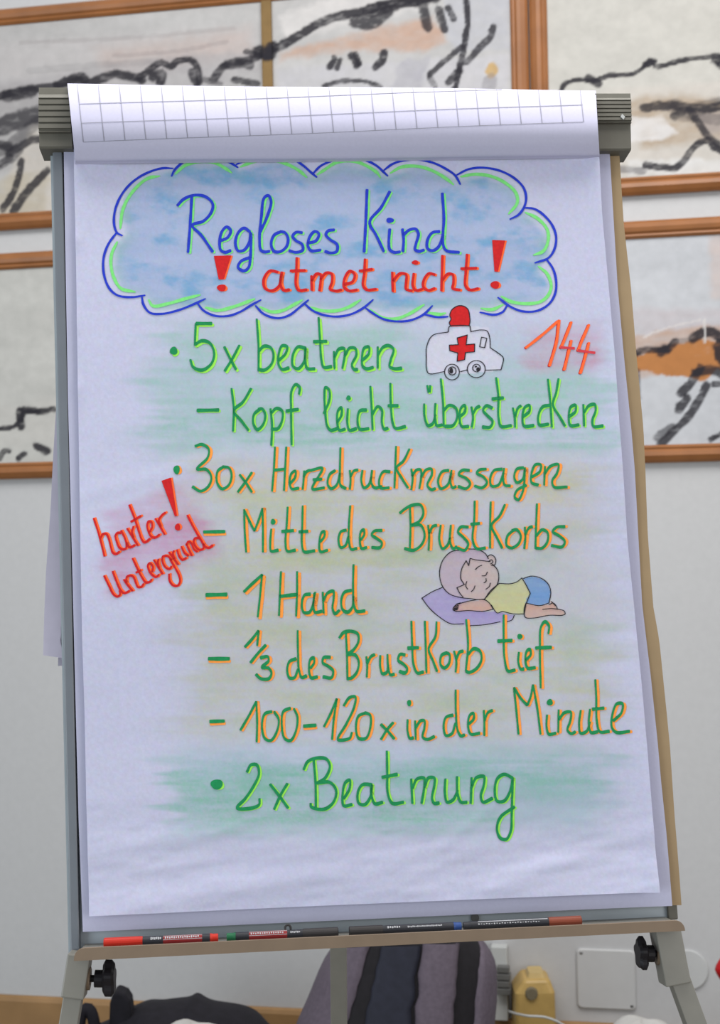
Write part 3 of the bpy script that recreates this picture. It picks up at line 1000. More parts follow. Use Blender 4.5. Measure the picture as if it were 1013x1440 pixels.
# --- sheets turned over the top
prf = [(-.05, .0045), (-.02, .0095), (0.0, .0135), (.08, .0205), (.2, .0290), (.34, .0350), (.48, .0365), (.62, .0340), (.76, .0285), (.88, .0205), (.955, .011), (1.0, -.001)]
prf = catmull(np.array(prf) * np.array([1, 10.]), .02) / np.array([1, 10.])
SN = 60
ss = np.linspace(0, 1, SN)


def roll_row(f, w):
    xl = 106 - 11 * f; xr = 843.5 - 5 * f
    yl = 226 + (118.0 - 226) * f; yr = 218.5 + (127.0 - 218.5) * f
    xs = xl + (xr - xl) * ss; ys = yl + (yr - yl) * ss
    hh, vv = hv(xs, ys, w)
    return hh, vv


rows = []
for f, w in prf:
    hh, vv = roll_row(f, w)
    ww = w + .0012 * np.sin(ss * 9 + 2 * f)
    rows.append(bp(hh, vv, ww))
hT, vT = roll_row(1.0, -.001)
for dv, w in ((.0015, -.008), (.001, -.02), (-.004, -.034), (-.014, -.046), (-.04, -.055), (-.09, -.058), (-.16, -.058)):
    rows.append(bp(hT, vT + dv, np.full(SN, w)))
roll = MB().grid(np.array(rows))


def on_roll(x, y):
    best = None
    prev = None
    for f, w in prf:
        hh, vv = roll_row(f, w)
        hx, vx = [float(q) for q in hv(x, y, w)]
        d = vx - float(np.interp(hx, hh, vv))
        if prev is not None and prev[0] > 0 >= d:
            k = prev[0] / (prev[0] - d)
            wv = prev[1] + (w - prev[1]) * k
            hx, vx = [float(q) for q in hv(x, y, wv)]
            s_ = float(np.interp(hx, hh, ss))
            return bp(hx, vx, wv + .0012 * math.sin(s_ * 9 + 2 * f) + .0005)
        prev = (d, w)
    return None


def roll_line(x0, y0, x1, y1, n, hw_, vertical):
    prev = None
    for q in np.linspace(0, 1, n):
        x, y = x0 + (x1 - x0) * q, y0 + (y1 - y0) * q
        a = on_roll(x - hw_ * vertical, y - hw_ * (not vertical)); b = on_roll(x + hw_ * vertical, y + hw_ * (not vertical))
        if a is None or b is None:
            prev = None
            continue
        if prev is not None:
            roll.add([prev[0], prev[1], b, a], [[0, 1, 2, 3]], 1)
        prev = (a, b)


bot = lambda x: 200.5 + (171.5 - 200.5) * (x - 117) / (821 - 117)
for k in range(25):
    xb = 117.3 + 29.33 * k
    xt = xb - 8.5 + .16 * k
    roll_line(xb, bot(xb), xt, 119 + 8.2 * (xt - 95) / 743, 26, .45, True)
for dy in (0, 26.5, 53.5):
    x1 = 821 - dy * .04
    roll_line(117.5 - dy * .1, bot(117) - dy, x1, bot(821) - dy * .92, 70, .42, False)
rs = roll.build('turned_sheets', [M_paper, M_line], t, smooth=True)
rs['label'] = 'turned over sheets with a grey printed grid'
# their hanging left part, seen past the rail
TL_ = [(84, 300), (77, 480), (73, 560), (67.5, 640), (64, 700), (59, 765), (56.5, 800), (54.5, 860), (53.5, 919)]
TR_ = [(430, 300), (430, 480), (420, 650), (410, 925)]
Xt, Yt, _, _, Pt = sheet([(x + 0, y) for x, y in TL_], [(76 + (q - 300) * .006 + 1.2 * math.sin(q / 9.) + .8 * math.sin(q / 3.7), q + (3 if q > 900 else 0)) for q in np.linspace(300, 920, 60)], 8, 120, lambda X, Y: -.040 + .004 * np.sin(Y / 70.))
MB().grid(Pt).build('torn_strip', M_torn, t, smooth=True)['label'] = 'torn paper strip hanging past the rail'
Xt, Yt, _, _, Pt = sheet([(74 + 1.0 * math.sin(q / 17.), q) for q in np.linspace(300, 934, 50)], [(430, 300), (430, 900)], 40, 60, lambda X, Y: -.048 + .003 * np.sin(X / 40. + Y / 120.))
MB().grid(Pt).build('hanging_sheet', M_torn, t, smooth=True)

# ------------------------------------------------------------------ handwriting and drawings on the written sheet
REG = {'M': (125, 665, 10.13), 'N': (195, 665, 9.209), 'O': (140, 770, 11.256), 'P': (210, 720, 10.13),
       'A': (130, 215, 3.0697), 'B': (460, 215, 2.9794), 'C': (220, 440, 3.1656), 'D': (540, 420, 3.1656), 'E': (120, 610, 3.1656), 'F': (430, 610, 2.6658),
       'G': (270, 780, 3.7519), 'H': (540, 760, 3.6179), 'I': (270, 960, 3.0697), 'J': (560, 960, 3.0697), 'K': (380, 870, 3.1656), 'L': (320, 700, 3.8962)}


def on_page(Q, lift):
    Q = np.asarray(Q, float)
    hh, vv = hv(Q[:, 0], Q[:, 1], 0.0)
    return bp(hh, vv, page_w(Q[:, 0], Q[:, 1]) + lift)


def ribbon(mb_, Q, a, b, lift, mi, taper=0.0):
    """pen stroke with a chisel nib: half width a on level strokes, b on upright ones"""
    Q = catmull(Q, 1.6)
    T = np.gradient(Q, axis=0)
    T /= np.maximum(np.linalg.norm(T, axis=1), 1e-6)[:, None]
    Nn = np.stack([-T[:, 1], T[:, 0]], 1)
    w = np.sqrt((a * Nn[:, 1]) ** 2 + (b * Nn[:, 0]) ** 2)
    n = len(Q)
    k = np.arange(n)
    if taper:
        w = w * (1 - taper * np.clip(1 - np.minimum(k, n - 1 - k) / 6.0, 0, 1))
    w = w * (1 + .07 * np.sin(k * .35 + Q[0, 0]))
    e0, e1 = Q[0] - T[0] * b * .5, Q[-1] + T[-1] * b * .5
    Qx = np.vstack([e0, Q, e1]); Nx = np.vstack([Nn[:1], Nn, Nn[-1:]])
    wx = np.concatenate([[w[0] * .6], w, [w[-1] * .6]])
    Lp = on_page(Qx + Nx * wx[:, None], lift); Rp = on_page(Qx - Nx * wx[:, None], lift)
    mb_.grid(np.stack([Lp, Rp], 1), mi)


def blob(mb_, c, rx, ry, lift, mi):
    an = np.arange(20) * 2 * math.pi / 20
    wob = 1 + .06 * np.sin(3 * an + c[0])
    Q = np.stack([c[0] + rx * wob * np.cos(an), c[1] + ry * wob * np.sin(an)], 1)
    mb_.add(on_page(Q, lift), [list(range(20))], mi)


def poly(mb_, Q, lift, mi):
    mb_.add(on_page(Q, lift), [list(range(len(Q)))], mi)


def strokes(mb_, items, off=(0, 0), a=2.3, b=1.35, lift=.0004, mi=0, taper=0.0, grow=0.0):
    for reg, txt in items:
        ox, oy, k = REG[reg]
        for s in txt.split(';'):
            s = s.strip()
            if not s:
                continue
            if s[0] == '~':                                # a dash: its highlight lies below it
                dx = (1.0, 3.4) if mi == 1 else (0, 0)
                ribbon(mb_, pts(s[1:]) / k + np.array([ox + dx[0], oy + dx[1]]), a * 1.05, b, lift, mi, 0)
            elif s[0] == '@':
                x, y, rx, ry = [float(q) for q in s[1:].split(',')]
                blob(mb_, (ox + x / k + off[0], oy + y / k + off[1]), rx / k + grow, ry / k + grow, lift, mi)
            elif s[0] == '#':
                poly(mb_, pts(s[1:]) / k + np.array([ox + off[0], oy + off[1]]), lift, mi)
            else:
                ribbon(mb_, pts(s) / k + np.array([ox + off[0], oy + off[1]]), a, b, lift, mi, taper)


def line(label, items, ink, hl, off, a=2.3, b=1.35, ha=2.4, hb=2.2, name='lettering'):
    mb_ = MB()
    if hl is not None:
        strokes(mb_, items, off, ha, hb, .0004, 1)
    strokes(mb_, items, (0, 0), a, b, .0007, 0)
    o = mb_.build(name, [ink, hl] if hl is not None else [ink], written)
    o['label'] = label
    return o


# cloud
mb = MB()
lime_c = [('A', '290,105 240,115 190,155 150,210 130,260 122,330;108,390 85,440 82,490 95,545 125,590 185,605;245,640 262,665 330,655 400,635 465,618;490,672 540,685 600,672 650,655 700,635;725,670 770,690 820,685 870,660 905,640;360,95 400,60 450,45 520,45 580,75 600,90;640,65 690,45 760,35 830,50 890,80 925,110'),
          ('B', '-40,95 -10,75 40,45 110,40 170,62 210,90 222,108;265,90 310,65 380,62 440,80 500,115 528,138;560,105 620,95 690,105 750,135 790,175 795,215 760,260;830,255 880,280 920,325 925,370 905,415 865,432;885,480 920,510 938,560 925,600 890,628 820,635 765,625 730,605;645,655 690,660 735,640;420,672 470,680 495,675;180,660 220,690 280,700 340,680 405,640;-80,650 -20,665 40,665 90,650 140,620')]
strokes(mb, lime_c, a=2.3, b=2.2, lift=.0004, mi=1, taper=.5)
blue_c = [('A', '348,72 300,72 230,95 170,135 125,190 100,250 95,310 108,350 130,362;343,105 355,80 400,40 450,22 500,20 558,33 600,50 628,68;622,55 660,38 690,32 740,24 800,22 862,30 910,60 950,95 968,110;105,350 70,400 50,460 52,530 75,590 110,620 170,628 228,620;215,625 222,660 250,695 300,700 370,685 430,662 488,635;455,655 480,685 530,708 590,708 640,690 690,660 727,640;705,665 740,700 800,718 850,705 890,675 932,640'),
          ('B', '-59,92 -30,62 0,46 50,28 110,24 165,38 210,62 235,85 253,102;238,78 275,52 330,36 390,35 450,50 500,75 535,100 557,137;543,98 590,75 650,68 720,80 780,110 820,150 832,190 825,230 800,265 765,283;825,235 870,242 915,275 945,315 958,360 950,410 925,445 870,465;918,450 945,490 958,540 955,590 930,635 880,665 820,668 770,650 715,610;752,645 735,670 700,682 640,672;505,690 460,692 410,682;440,645 405,680 350,705 290,710 235,700 190,675 162,655;-95,636 -60,665 -20,682 40,690 100,680 150,655 192,620')]
strokes(mb, blue_c, a=1.6, b=1.7, lift=.0007, mi=0, taper=.35)
mb.build('cloud_outline', [M_blue, M_mint], written)['label'] = 'blue and mint green scalloped cloud outline'

line('blue heading reading Regloses Kind', [
    ('A', '368,232 395,205 440,188 490,195 520,225 515,260 480,300 432,318 470,360 520,432;430,190 424,300 414,434;553,385 585,370 598,340 580,325 560,345 550,390 555,425 575,435 597,427;680,345 655,330 630,350 618,395 630,428 655,425 678,390 683,350 685,400 682,460 675,500 655,515 630,500 640,475 685,455;725,345 755,280 772,215 760,190 742,200 730,280 722,380 728,425 745,433 765,430;815,345 785,360 772,400 785,430 810,432 838,410 845,375 832,350 812,345;905,350 880,348 865,365 880,385 905,400 908,425 880,435 850,428;930,395 965,385 978,355 960,345 940,365 930,405 945,428 985,425'),
    ('B', '30,328 5,332 -5,348 12,368 42,390 40,418 15,425 -8,418;167,160 162,290 155,420;262,168 225,235 178,295 205,350 237,418;262,325 258,380 262,410 280,422 305,420;@263,288,16,11;315,325 320,370 317,418;318,350 345,328 370,325 382,345 372,385 368,410 385,418 405,412;470,335 440,340 420,370 420,405 440,415 465,400 485,350;482,175 488,280 485,390 500,415 552,422')],
    M_blue, M_mint, (2.6, 1.2), 2.15, 1.95, 2.0, 2.0)
line('left red exclamation mark in the cloud', [('A', '#525,450 600,448 568,550 546,552;@558,588,19,15')], M_red, M_vermilion, (2.4, .3), name='exclamation_mark')
line('right red exclamation mark in the cloud', [('B', '#690,370 744,372 714,502 700,502;@702,557,18,16')], M_red, M_vermilion, (2.6, .3), name='exclamation_mark')
line('red line reading atmet nicht', [
    ('A', '800,520 765,515 740,550 745,590 775,600 805,580 815,530;818,520 812,570 825,598 850,595;882,458 880,520 878,575 890,598 925,595;855,515 918,512'),
    ('B', '-66,520 -64,580;-64,540 -45,512 -28,515 -28,550 -32,582;-28,535 -5,508 18,512 20,545 12,575 35,583 60,578;72,555 105,545 115,515 95,500 75,525 70,565 90,582 125,578;158,450 155,510 150,560 165,578 205,575;135,500 188,492;272,505 275,585;276,540 305,510 330,515 330,550 330,575 355,582;362,510 358,560 370,580 398,575;@368,464,14,9;450,515 425,510 405,535 402,565 420,580 450,572;482,435 480,510 478,582;480,540 505,512 525,515 528,550 525,572 555,578;585,430 580,500 578,560 595,578 632,572;560,490 625,487')],
    M_red, M_vermilion, (2.3, .6), 1.9, 1.7, 2.0, 2.2)
line('green line reading 5x beatmen', [
    ('C', '@78,173,17,18;247,52 178,52;176,52 172,148;172,145 205,128 240,140 258,185 245,230 205,258 165,245 152,212;303,155 330,210 355,255;370,148 340,205 305,262;447,32 455,150 455,262;455,175 480,152 510,160 522,195 510,235 480,258 455,255;545,215 575,185 582,155 560,150 545,185 545,235 560,255 590,248;660,160 630,155 608,190 608,240 630,252 655,225 665,160;662,155 662,210 672,250 705,252;722,25 728,120 735,215 745,245 780,242;700,132 758,130;790,175 793,250;793,200 812,165 835,162 838,190 828,250;838,195 860,160 885,162 890,190 870,235 880,255 895,255;915,215 945,185 945,155 925,160 915,200 918,240 935,252 965,245'),
    ('D', '-28,218 -28,312;-28,255 -5,220 20,212 42,228 30,275 25,305 45,315 78,313')],
    M_green, M_lime, (2.5, 2.2), 2.4, 1.4, 2.3, 1.9)
line('green line reading Kopf leicht überstrecken', [
    ('C', '182,437 278,435;335,340 345,430 342,528;422,340 385,400 345,438 380,485 410,525;460,432 435,455 432,495 450,522 475,500 485,455 470,430 455,432;508,430 515,500 512,592;510,450 535,428 560,440 560,480 540,518 512,520;635,365 638,335 620,322 602,350 600,440 602,590;578,440 632,432;745,450 770,390 768,345 752,335 748,370 752,450 760,505 775,525 805,518;805,490 825,455 822,425 808,440 805,490 815,525 840,520;852,430 850,495 860,525 890,518;@855,382,10,11;935,435 905,440 895,480 905,520 945,518;952,330 958,430 962,522;960,455 985,420 1003,435 1003,490 1013,520 1030,516'),
    ('D', '28,380 30,470 38,555 50,580 95,572;18,480 62,480;192,390 197,420;205,390 203,418;178,472 180,530 195,568 215,560 228,520;228,470 226,530 235,568 258,565;252,360 262,470 265,572;265,500 290,478 318,490 325,530 305,568 270,572;335,530 360,505 358,478 342,490 335,530 345,572 375,572;388,485 395,530 390,575;393,520 410,490 425,482;480,490 455,480 440,500 460,525 482,550 470,575 437,575;498,355 508,440 508,530 520,572 565,568;480,450 530,445;572,490 580,530 582,575;582,525 595,490 608,480;615,530 645,505 645,478 625,488 615,530 622,570 665,568;735,478 705,485 685,525 690,565 730,562;728,362 738,460 745,575;775,360 765,420 750,475 780,530 803,570;820,530 850,505 850,478 830,485 820,530 828,568 865,565;885,475 888,570;888,510 910,480 935,475 940,500 925,545 930,572 972,570')],
    M_green, M_lime, (2.0, 1.5), 2.4, 1.4, 2.0, 1.7)
line('green and orange line reading 30x Herzdruckmassagen', [
    ('E', '@408,163,14,20;490,58 520,50 550,70 545,110 498,160 540,162 562,195 550,235 515,258 478,238;615,150 590,170 588,220 610,248 640,230 652,185 640,155 612,150;688,185 715,220 742,262;742,175 715,215 680,262;845,62 840,160 832,258;895,62 890,160 885,255;840,165 890,160;912,225 935,195 935,168 918,180 910,220 920,248 950,245;975,168 972,210 968,250;972,195 985,172 1000,165'),
    ('F', '18,140 62,132 25,208 70,205;28,175 60,172;110,140 90,155 82,190 95,208 115,195 128,150;130,55 128,150 130,195 150,208;165,140 168,175 165,210;167,165 180,142 195,138;212,140 208,180 218,205 235,195 245,165;248,140 245,185 258,205 285,200;315,145 290,145 275,175 280,205 312,205;338,50 335,130 332,205;388,60 365,105 340,130 360,170 382,205;395,135 400,170 395,212;398,160 415,138 430,138 432,165 425,208;432,165 450,138 470,135 472,155 455,195 470,212 485,208;535,140 510,145 495,180 505,208 530,195 545,150;545,140 540,180 550,205 562,200;612,140 585,140 572,155 600,170 615,190 600,208 570,200;675,135 650,138 640,150 665,165 678,185 660,205 632,198;735,135 705,140 690,170 695,198 720,195 740,150;742,132 738,170 745,195 765,198;815,130 790,135 780,165 790,185 810,175 820,135;820,130 818,180 810,225 795,250 782,240 790,215 825,195;845,165 875,145 880,120 860,118 845,150 845,185 870,195;895,125 892,195;893,155 915,125 945,118 940,150 922,180 930,202 978,202')],
    M_green, M_orange, (3.0, .6), 2.2, 1.35, 2.0, 2.0)
line('green and orange line reading Mitte des Brustkorbs', [
    ('E', '~528,440 622,438'),
    ('L', '92,68 95,180 103,300;92,70 120,130 148,185;192,62 170,130 148,185;192,62 195,180 195,300;240,175 235,250 240,295 278,290;@250,135,13,16;330,55 325,150 318,250 328,295 372,290;298,188 362,183;412,48 410,150 408,255 420,298 478,293;392,190 440,187;508,245 530,215 530,188 515,195 503,250 510,298 548,290;650,180 620,190 608,235 620,275 645,265 662,215;672,48 665,150 665,245 678,285 708,280;728,235 748,205 745,178 730,190 725,245 735,280 762,275;845,182 805,185 790,205 820,228 845,250 835,275 790,275'),
    ('F', '352,300 370,285 400,270 430,270 440,300 425,330 395,345;390,275 392,350 390,430;395,345 430,345 445,380 435,415 405,438 370,432;458,345 462,390 460,438;462,375 475,350 490,345;505,345 500,400 512,432 530,420 540,390;543,345 540,405 552,432 566,425;608,352 580,352 570,370 590,390 608,415 595,438 568,430;632,255 630,330 625,400 640,432 672,430;618,342 650,338;692,258 690,340 690,430;745,268 725,310 695,345 715,390 735,430;775,365 755,385 752,420 770,430 795,415 805,385 790,362 772,365;820,352 822,390 818,432;822,380 835,355 848,350;865,265 862,350 860,432;862,385 885,362 905,372 905,405 885,430 862,430;970,350 940,352 925,368 950,385 970,405 960,425 920,420')],
    M_green, M_orange, (3.0, -.3), 2.3, 1.35, 2.0, 2.0)
line('small red slanted note reading harter Untergrund', [
    ('M', '75,655 120,790 170,960 205,1100 228,1195;175,940 205,880 255,880 290,950 320,1070 345,1140 390,1165 440,1130;460,870 420,860 385,900 400,980 440,1070 490,1100 535,1080 540,1000;465,830 510,920 550,1020 590,1070 660,1035;550,800 620,910 705,1045;640,930 620,850 640,770;580,465 650,640 720,850 760,960 800,1000 875,945;605,705 745,620;870,850 905,780 895,710 855,700 835,760 860,860 900,920 950,930 1010,885'),
    ('N', '220,600 270,680 340,805;290,700 265,620 300,560 350,520'),
    ('O', '80,455 160,620 230,750 290,785 330,750 325,690;215,385 290,580 340,680 400,730 480,690;390,515 460,610 530,695;430,560 440,470 490,450 540,470 580,560 610,630 660,635 705,580;530,180 610,350 690,500 740,560 800,550 830,510;585,405 660,365;840,390 850,310 800,255 770,290 800,390 850,450 900,475 945,435'),
    ('P', '70,690 130,790 195,890;145,800 125,730 135,680;320,690 270,640 200,640 190,700 230,790 290,820 320,780;300,680 370,800 430,920 440,1000 400,1060 340,1050 295,990 285,890;285,580 340,650 415,755;360,670 340,600 355,560;400,545 430,640 480,690 530,660;460,500 505,590 560,630;530,460 570,550 610,630;530,480 560,430 600,450 640,540 685,575;720,385 660,380 635,420 670,510 730,550 775,520 770,460;545,55 640,240 740,410 800,500 850,520 905,480')],
    M_red, M_vermilion, (2.3, -.7), 1.7, 1.25, 1.6, 1.5)
line('red exclamation mark after the slanted note', [('N', '#300,110 420,68 498,560 475,575;@508,710,34,46')], M_red, M_vermilion, (2.6, -.4), name='exclamation_mark')
mb = MB()
strokes(mb, [('D', '630,222 700,167 775,102;778,100 765,200 735,302;832,108 800,190 785,222;832,190 815,260 800,320;910,120 875,200 862,235;910,200 890,275 872,335')], (-.9, .7), 2.0, 1.8, .0004, 1)
strokes(mb, [('D', '630,222 700,167 775,102;778,100 765,200 735,302;832,108 800,190 785,222;832,190 815,260 800,320;910,120 875,200 862,235;910,200 890,275 872,335')], (.3, 0), 1.9, 1.9, .0007, 0)
strokes(mb, [('D', '785,221 845,225;862,235 936,245')], (0, 0), 1.9, 1.6, .0009, 2)
M_carmine = material('carmine_ink', (206, 58, 70), 0.7, vary=0.1, scale=260, vivid=True)
mb.build('lettering', [M_vermilion, M_red, M_carmine], written)['label'] = 'vermilion emergency number 144'
line('green and orange line reading 1 Hand', [
    ('G', '~75,215 185,212;275,198 325,150 372,108;370,108 360,220 348,330;470,92 465,200 460,322;555,92 555,200 550,325;465,222 555,212;625,210 595,215 580,260 590,305 620,305 640,260 645,205;650,200 640,270 650,305 685,300;690,200 695,310;693,245 715,205 745,195 748,230 742,285 755,312 778,295;840,190 805,200 788,240 795,290 820,305 845,280 852,220;852,55 850,180 855,270 870,300 912,298')],
    M_green, M_orange, (3.2, 2.2), 2.6, 1.35)
line('green and orange line reading 1/3 des Brustkorb tief', [
    ('G', '~88,550 198,550;280,488 315,450 352,402;352,402 345,480;310,570 350,520 390,478;362,545 400,540 405,560 370,595 405,600 420,625 405,655 365,655 338,632;550,550 515,565 503,610 515,650 540,650 560,605;558,402 560,520 565,610 580,648 605,640;625,600 645,570 642,545 625,555 618,610 630,650 662,645;730,542 695,545 690,570 720,590 745,615 735,650 692,645;778,440 800,412 840,405 875,420 878,460 850,505 820,525;812,410 818,530 820,650;820,528 860,530 880,565 870,620 840,652 818,655'),
    ('K', '428,170 432,210 430,260;432,200 448,170 465,160;490,165 490,215 500,245 518,240 525,205;522,160 525,215 535,250 552,248;600,162 578,160 570,185 595,205 610,225 600,242 575,235;628,12 632,120 638,205 655,242 682,238;612,132 660,130;688,12 692,130 695,240;740,15 735,80 705,135 725,190 742,235;785,152 762,165 758,205 775,220 795,200 797,160 780,152;818,145 828,190 825,238;828,180 842,150 858,145;872,5 880,120 870,235;880,160 905,135 932,145 940,180 920,220 885,240 872,235'),
    ('H', '608,380 608,500 612,600 630,665 665,660;578,513 650,510;685,570 682,620 695,655 710,655;@690,490,13,14;720,610 745,580 740,555 725,565 718,610 730,650 768,648;835,475 838,435 818,415 798,440 792,540 795,750;770,548 850,545')],
    M_green, M_orange, (2.8, .8), 2.6, 1.35, 2.2, 2.1)
line('green and orange line reading 100-120x in der Minute', [
    ('I', '~78,168 140,166;210,205 245,145 278,82;278,82 282,170 280,255;345,125 315,135 303,185 315,240 340,250 365,215 375,160 355,125;425,110 395,125 388,180 400,240 425,250 450,205 455,145 440,112;~482,188 535,184;570,190 600,130 625,70;625,70 612,160 605,245;655,100 680,65 705,62 700,105 665,180 630,245 680,240 690,215;745,132 718,145 708,200 720,240 750,240 770,190 768,140 745,130;815,180 845,210 872,242;868,172 840,205 815,245;930,160 930,210 940,240 955,238;@937,88,9,14'),
    ('J', '72,165 75,245;75,195 95,165 112,165 112,195 105,235 125,245 155,232;235,140 205,150 195,190 205,228 230,220 245,175;247,32 248,130 255,205 270,230 285,225;302,180 325,155 322,132 307,142 300,185 312,222 350,218;368,120 370,170 370,228;370,165 385,130 405,120;498,22 508,120 517,222;498,22 525,65 555,98;580,10 570,60 555,98;580,10 598,110 612,222;640,140 638,190 648,222 678,218;@652,85,13,14;690,118 688,215;690,160 715,130 742,128 740,165 728,205 745,220 762,212;785,120 778,180 785,218 810,210 825,170;825,115 820,180 830,215 858,212;848,-12 852,60 855,170 868,212 908,210;835,115 885,110;925,165 960,130 965,92 940,92 920,145 920,195 940,215 995,210')],
    M_green, M_orange, (2.8, .5), 2.4, 1.35, 2.0, 2.0)
line('green line reading 2x Beatmung', [
    ('I', '@108,438,26,22;238,385 255,355 280,355 290,390 270,440 230,500 195,540 260,540 290,525 292,500;338,438 375,485 415,540;412,435 385,480 355,545;482,375 500,340 540,325 580,330 595,360 575,410 545,430;525,330 533,430 535,540;540,432 595,430 622,465 610,515 570,545 515,535 512,520;655,500 680,455 680,420 662,430 650,480 655,530 690,525;775,440 735,440 715,475 720,520 745,525 770,490 775,440;772,435 775,490 790,522 822,515;840,295 842,390 845,480 865,520 912,515;820,408 885,395'),
    ('J', '55,415 60,520;60,455 80,415 110,412 112,440 100,520;112,450 130,410 155,412 155,440 145,500 155,520 175,518;202,415 200,475 210,515 235,505 255,465;252,405 255,480 270,515 295,515;315,410 312,520;313,455 335,410 368,405 368,440 355,490 365,515 405,498;490,410 455,395 425,415 415,470 425,510 455,510 480,470 492,410;492,410 490,500 488,580 485,640 465,675 440,670 425,630 440,580 500,535')],
    M_green, M_lime, (2.3, 1.0), 2.5, 1.5, 2.0, 1.8)

# ambulance
mb = MB()
strokes(mb, [('D', '#297,128 290,110 298,95 292,78 300,55 315,42 335,35 360,40 375,55 380,80 382,105 378,125;#325,178 370,165 365,208 403,205 402,240 362,243 358,275 325,282 328,245 292,235 290,210 330,208')], lift=.0004, mi=1)
circ = lambda cx, cy, rx, ry: ' '.join('%.1f,%.1f' % (cx + rx * math.cos(q), cy + ry * math.sin(q)) for q in np.linspace(0, 2 * math.pi, 15))
strokes(mb, [('D', '285,152 215,168 190,215 188,260 197,335 268,328;340,328 372,320;450,322 520,320;520,320 531,270 525,260 472,222;472,222 470,180 458,148 430,143 388,150;285,152 290,128 340,122;340,122 382,125;382,125 386,152;433,175 457,180;457,180 447,222;447,222 425,218;425,218 433,175;297,128 290,110 298,95 292,78 300,55 315,42 335,35 360,40 375,55 380,80 382,105 378,125;325,178 370,165;370,165 365,208;365,208 403,205;403,205 402,240;402,240 362,243;362,243 358,275;358,275 325,282;325,282 328,245;328,245 292,235;292,235 290,210;290,210 330,208;330,208 325,178;'
                    + circ(302, 330, 33, 35) + ';' + circ(410, 317, 40, 38) + ';' + circ(303, 325, 17, 18) + ';' + circ(411, 312, 17, 17) + ';@299,324,8,13;@418,318,8,9;@408,306,5,4')], a=.62, b=.62, lift=.0007, mi=0)
mb.build('ambulance_drawing', [M_ink, M_red], written)['label'] = 'small drawn ambulance with red cross and red light'
# sleeping child
mb = MB()
strokes(mb, [('H', '380,52 340,60 300,100 283,150 285,200 300,240 335,275 390,292 445,298;428,45 480,50 515,70 530,95;525,85 540,75 560,85 568,105 560,128 545,128;532,108 545,100 553,112 540,122;540,110 500,105 460,100 437,93;437,93 430,130;430,130 417,105;417,105 395,145 390,195 408,226;408,226 370,242;370,242 385,270 402,290;550,122 575,150 583,185 575,225 545,260 510,300;510,300 470,302 445,298;463,150 480,135 497,128;497,182 515,180 525,162;443,262 455,250 462,232;420,210 415,232 425,250;507,217 518,210 518,195;517,250 535,235 540,218;297,240 240,265 192,295;192,295 230,345 280,390 340,425 405,425;437,435 510,430 590,415;625,415 650,405 662,382;392,320 440,308 510,303 535,320 555,350;392,320 370,325 350,350 360,360 430,358 500,362 552,352;510,302 540,258 585,220;585,220 640,222 675,212 700,192;700,192 720,225 743,270;743,270 722,322;722,322 712,375;712,375 660,375 600,362;600,362 575,370 545,330;708,195 750,183 800,195 835,225 847,265 838,320;838,320 790,333 722,320;720,322 712,350 718,392 760,396 840,382 905,382 920,375 915,360 890,352;890,352 850,348 805,352;850,312 875,335 880,347;838,328 858,318'),
             ], a=.6, b=.6, lift=.0007, mi=0)
strokes(mb, [('H', '388,320 370,326;378,334 360,336;376,344 356,346;372,352 352,354;862,322 872,332')], a=1.0, b=1.0, lift=.0007, mi=0)
mb.build('child_drawing', [M_ink], written)['label'] = 'drawn sleeping child in yellow shirt and blue shorts on a purple pillow'

# ------------------------------------------------------------------ markers in the tray
M_tip = {'red': material('red_marker_plastic', (222, 52, 34), .4), 'green': material('green_marker_plastic', (38, 118, 76), .4), 'blue': material('blue_marker_plastic', (52, 84, 150), .4), 'brown': material('brown_marker_plastic', (150, 74, 52), .4)}
M_barrel = material('dark_grey_marker', (56, 56, 62), .4)
M_capbk = material('black_marker_cap', (62, 58, 58), .5)
M_lab_r = material('red_print', (160, 44, 46), .5)
M_lab_w = material('white_print', (206, 206, 210), .5)


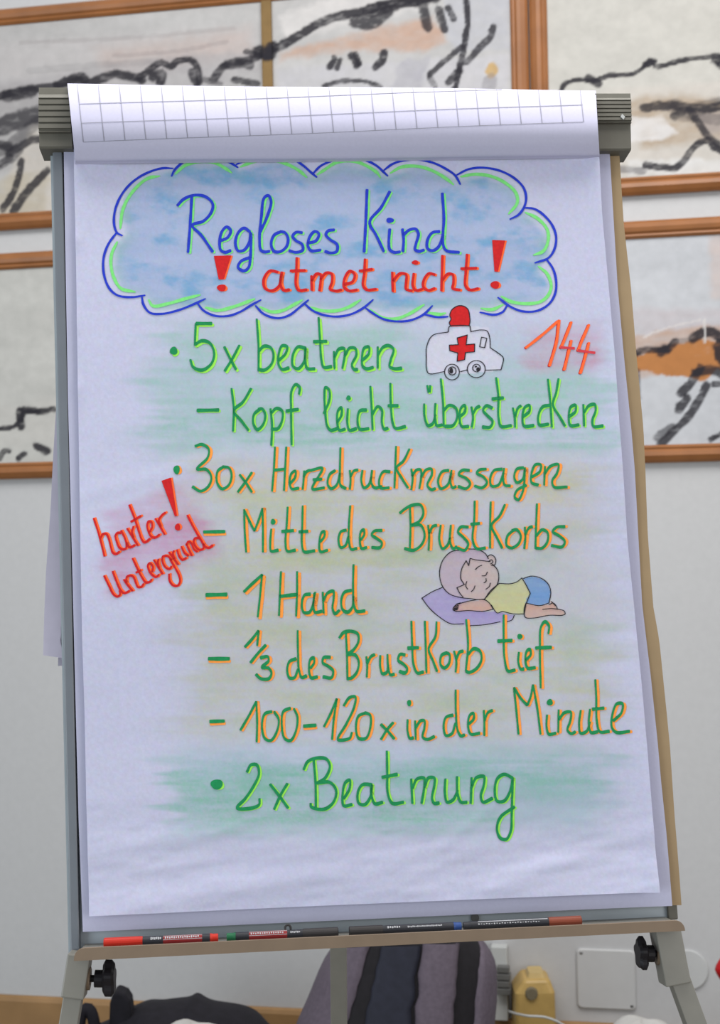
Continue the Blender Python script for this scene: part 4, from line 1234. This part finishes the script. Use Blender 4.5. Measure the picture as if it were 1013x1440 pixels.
def marker(key, label, left, right, left_m, right_m, split0, split1, red_band, marks, clip=None):
    (x0, y0), (x1, y1) = pen_px[key]
    h0 = float(hv(x0, y0, PW)[0]); h1 = float(hv(x1, y1, PW)[0])
    p0, p1 = bp(h0, vfl(h0) + PR + .0003, PW), bp(h1, vfl(h1) + PR + .0003, PW)
    at = lambda q: p0 + (p1 - p0) * q
    t_ = thing('marker', tuple((p0 + p1) / 2 - np.array([0, 0, PR])), label, 'marker', 'markers in the pen tray')
    MB().tube([at(split0 - .01), at(split1 + .01)], PR * .88, 18).build('barrel', M_barrel, t_, smooth=False)
    MB().tube([at(0), at(.006), at(split0 - .02), at(split0)], [PR * .78, PR * (1 if left == 'cap' else .82), PR * (1 if left == 'cap' else .82), PR * .95], 18).build(left, left_m, t_)
    MB().tube([at(split1), at(split1 + .02), at(.994), at(1)], [PR * .95, PR * (1 if right == 'cap' else .82), PR * (1 if right == 'cap' else .82), PR * .78], 18).build(right, right_m, t_)
    d = (p1 - p0) / np.linalg.norm(p1 - p0)
    s_ = np.cross(N, d)
    def wrap(mb_, q0, q1, a0, a1, rr, mi):
        A = np.radians(np.linspace(a0, a1, 8))
        ring = lambda p: [p + rr * (math.cos(x) * N + math.sin(x) * np.cross(N, d)) for x in A]
        n0 = [ring(at(q)) for q in np.linspace(q0, q1, 3)]
        mb_.grid(np.array(n0), mi)
    lb = MB()
    if red_band:
        wrap(lb, red_band[0], red_band[1], -70, 80, PR * .90, 0)
        wrap(lb, red_band[0], red_band[1], 62, 70, PR * .915, 1)
        wrap(lb, red_band[0], red_band[1], 12, 18, PR * .915, 1)
    for (q0, q1, a0, a1) in marks:
        wrap(lb, q0, q1, a0, a1, PR * .93, 1)
    lb.build('printed_label', [M_lab_r, M_lab_w], t_)
    if clip:
        c_ = at(clip)
        u = -np.cross(N, d)
        up = EV
        pp = [c_ + up * PR * .8, c_ + up * (PR + .003), c_ + up * (PR + .0045) + d * .003, c_ + up * (PR + .003) + d * .0055, c_ + up * PR * .9 + d * .006]
        MB().tube(catmull(np.array(pp), .001), .0012, 8).build('clip', M_capbk, t_)
    return t_


word = lambda q0, n, w, g, a0=28, a1=52: [(q0 + k * (w + g), q0 + k * (w + g) + w, a0 + (k % 2) * 4, a1 - (k % 3) * 3) for k in range(n)]
marker('a', 'marker with a bright red cap, leftmost in the pen tray', 'cap', 'end_plug', M_tip['red'], M_tip['red'], .34, .93, (.52, .86), word(.41, 6, .011, .005, 20, 58) + word(.535, 16, .011, .008, 26, 56))
marker('b', 'dark marker with a green end plug and a black cap, in the pen tray', 'end_plug', 'cap', M_tip['green'], M_capbk, .08, .68, (.20, .54), word(.215, 15, .011, .009, 28, 54) + word(.57, 6, .010, .005, 24, 50), clip=.525)
marker('c', 'dark marker with a blue end plug and a black cap, in the pen tray', 'cap', 'end_plug', M_capbk, M_tip['blue'], .30, .93, None, word(.34, 6, .012, .008, 26, 56) + word(.52, 22, .009, .005, 24, 46))
marker('d', 'slim dark marker with a reddish brown cap, rightmost in the pen tray', 'end_plug', 'cap', M_barrel, M_tip['brown'], .06, .72, None, [(.12, .71, 52, 66)] + word(.12, 24, .012, .010, 18, 34))
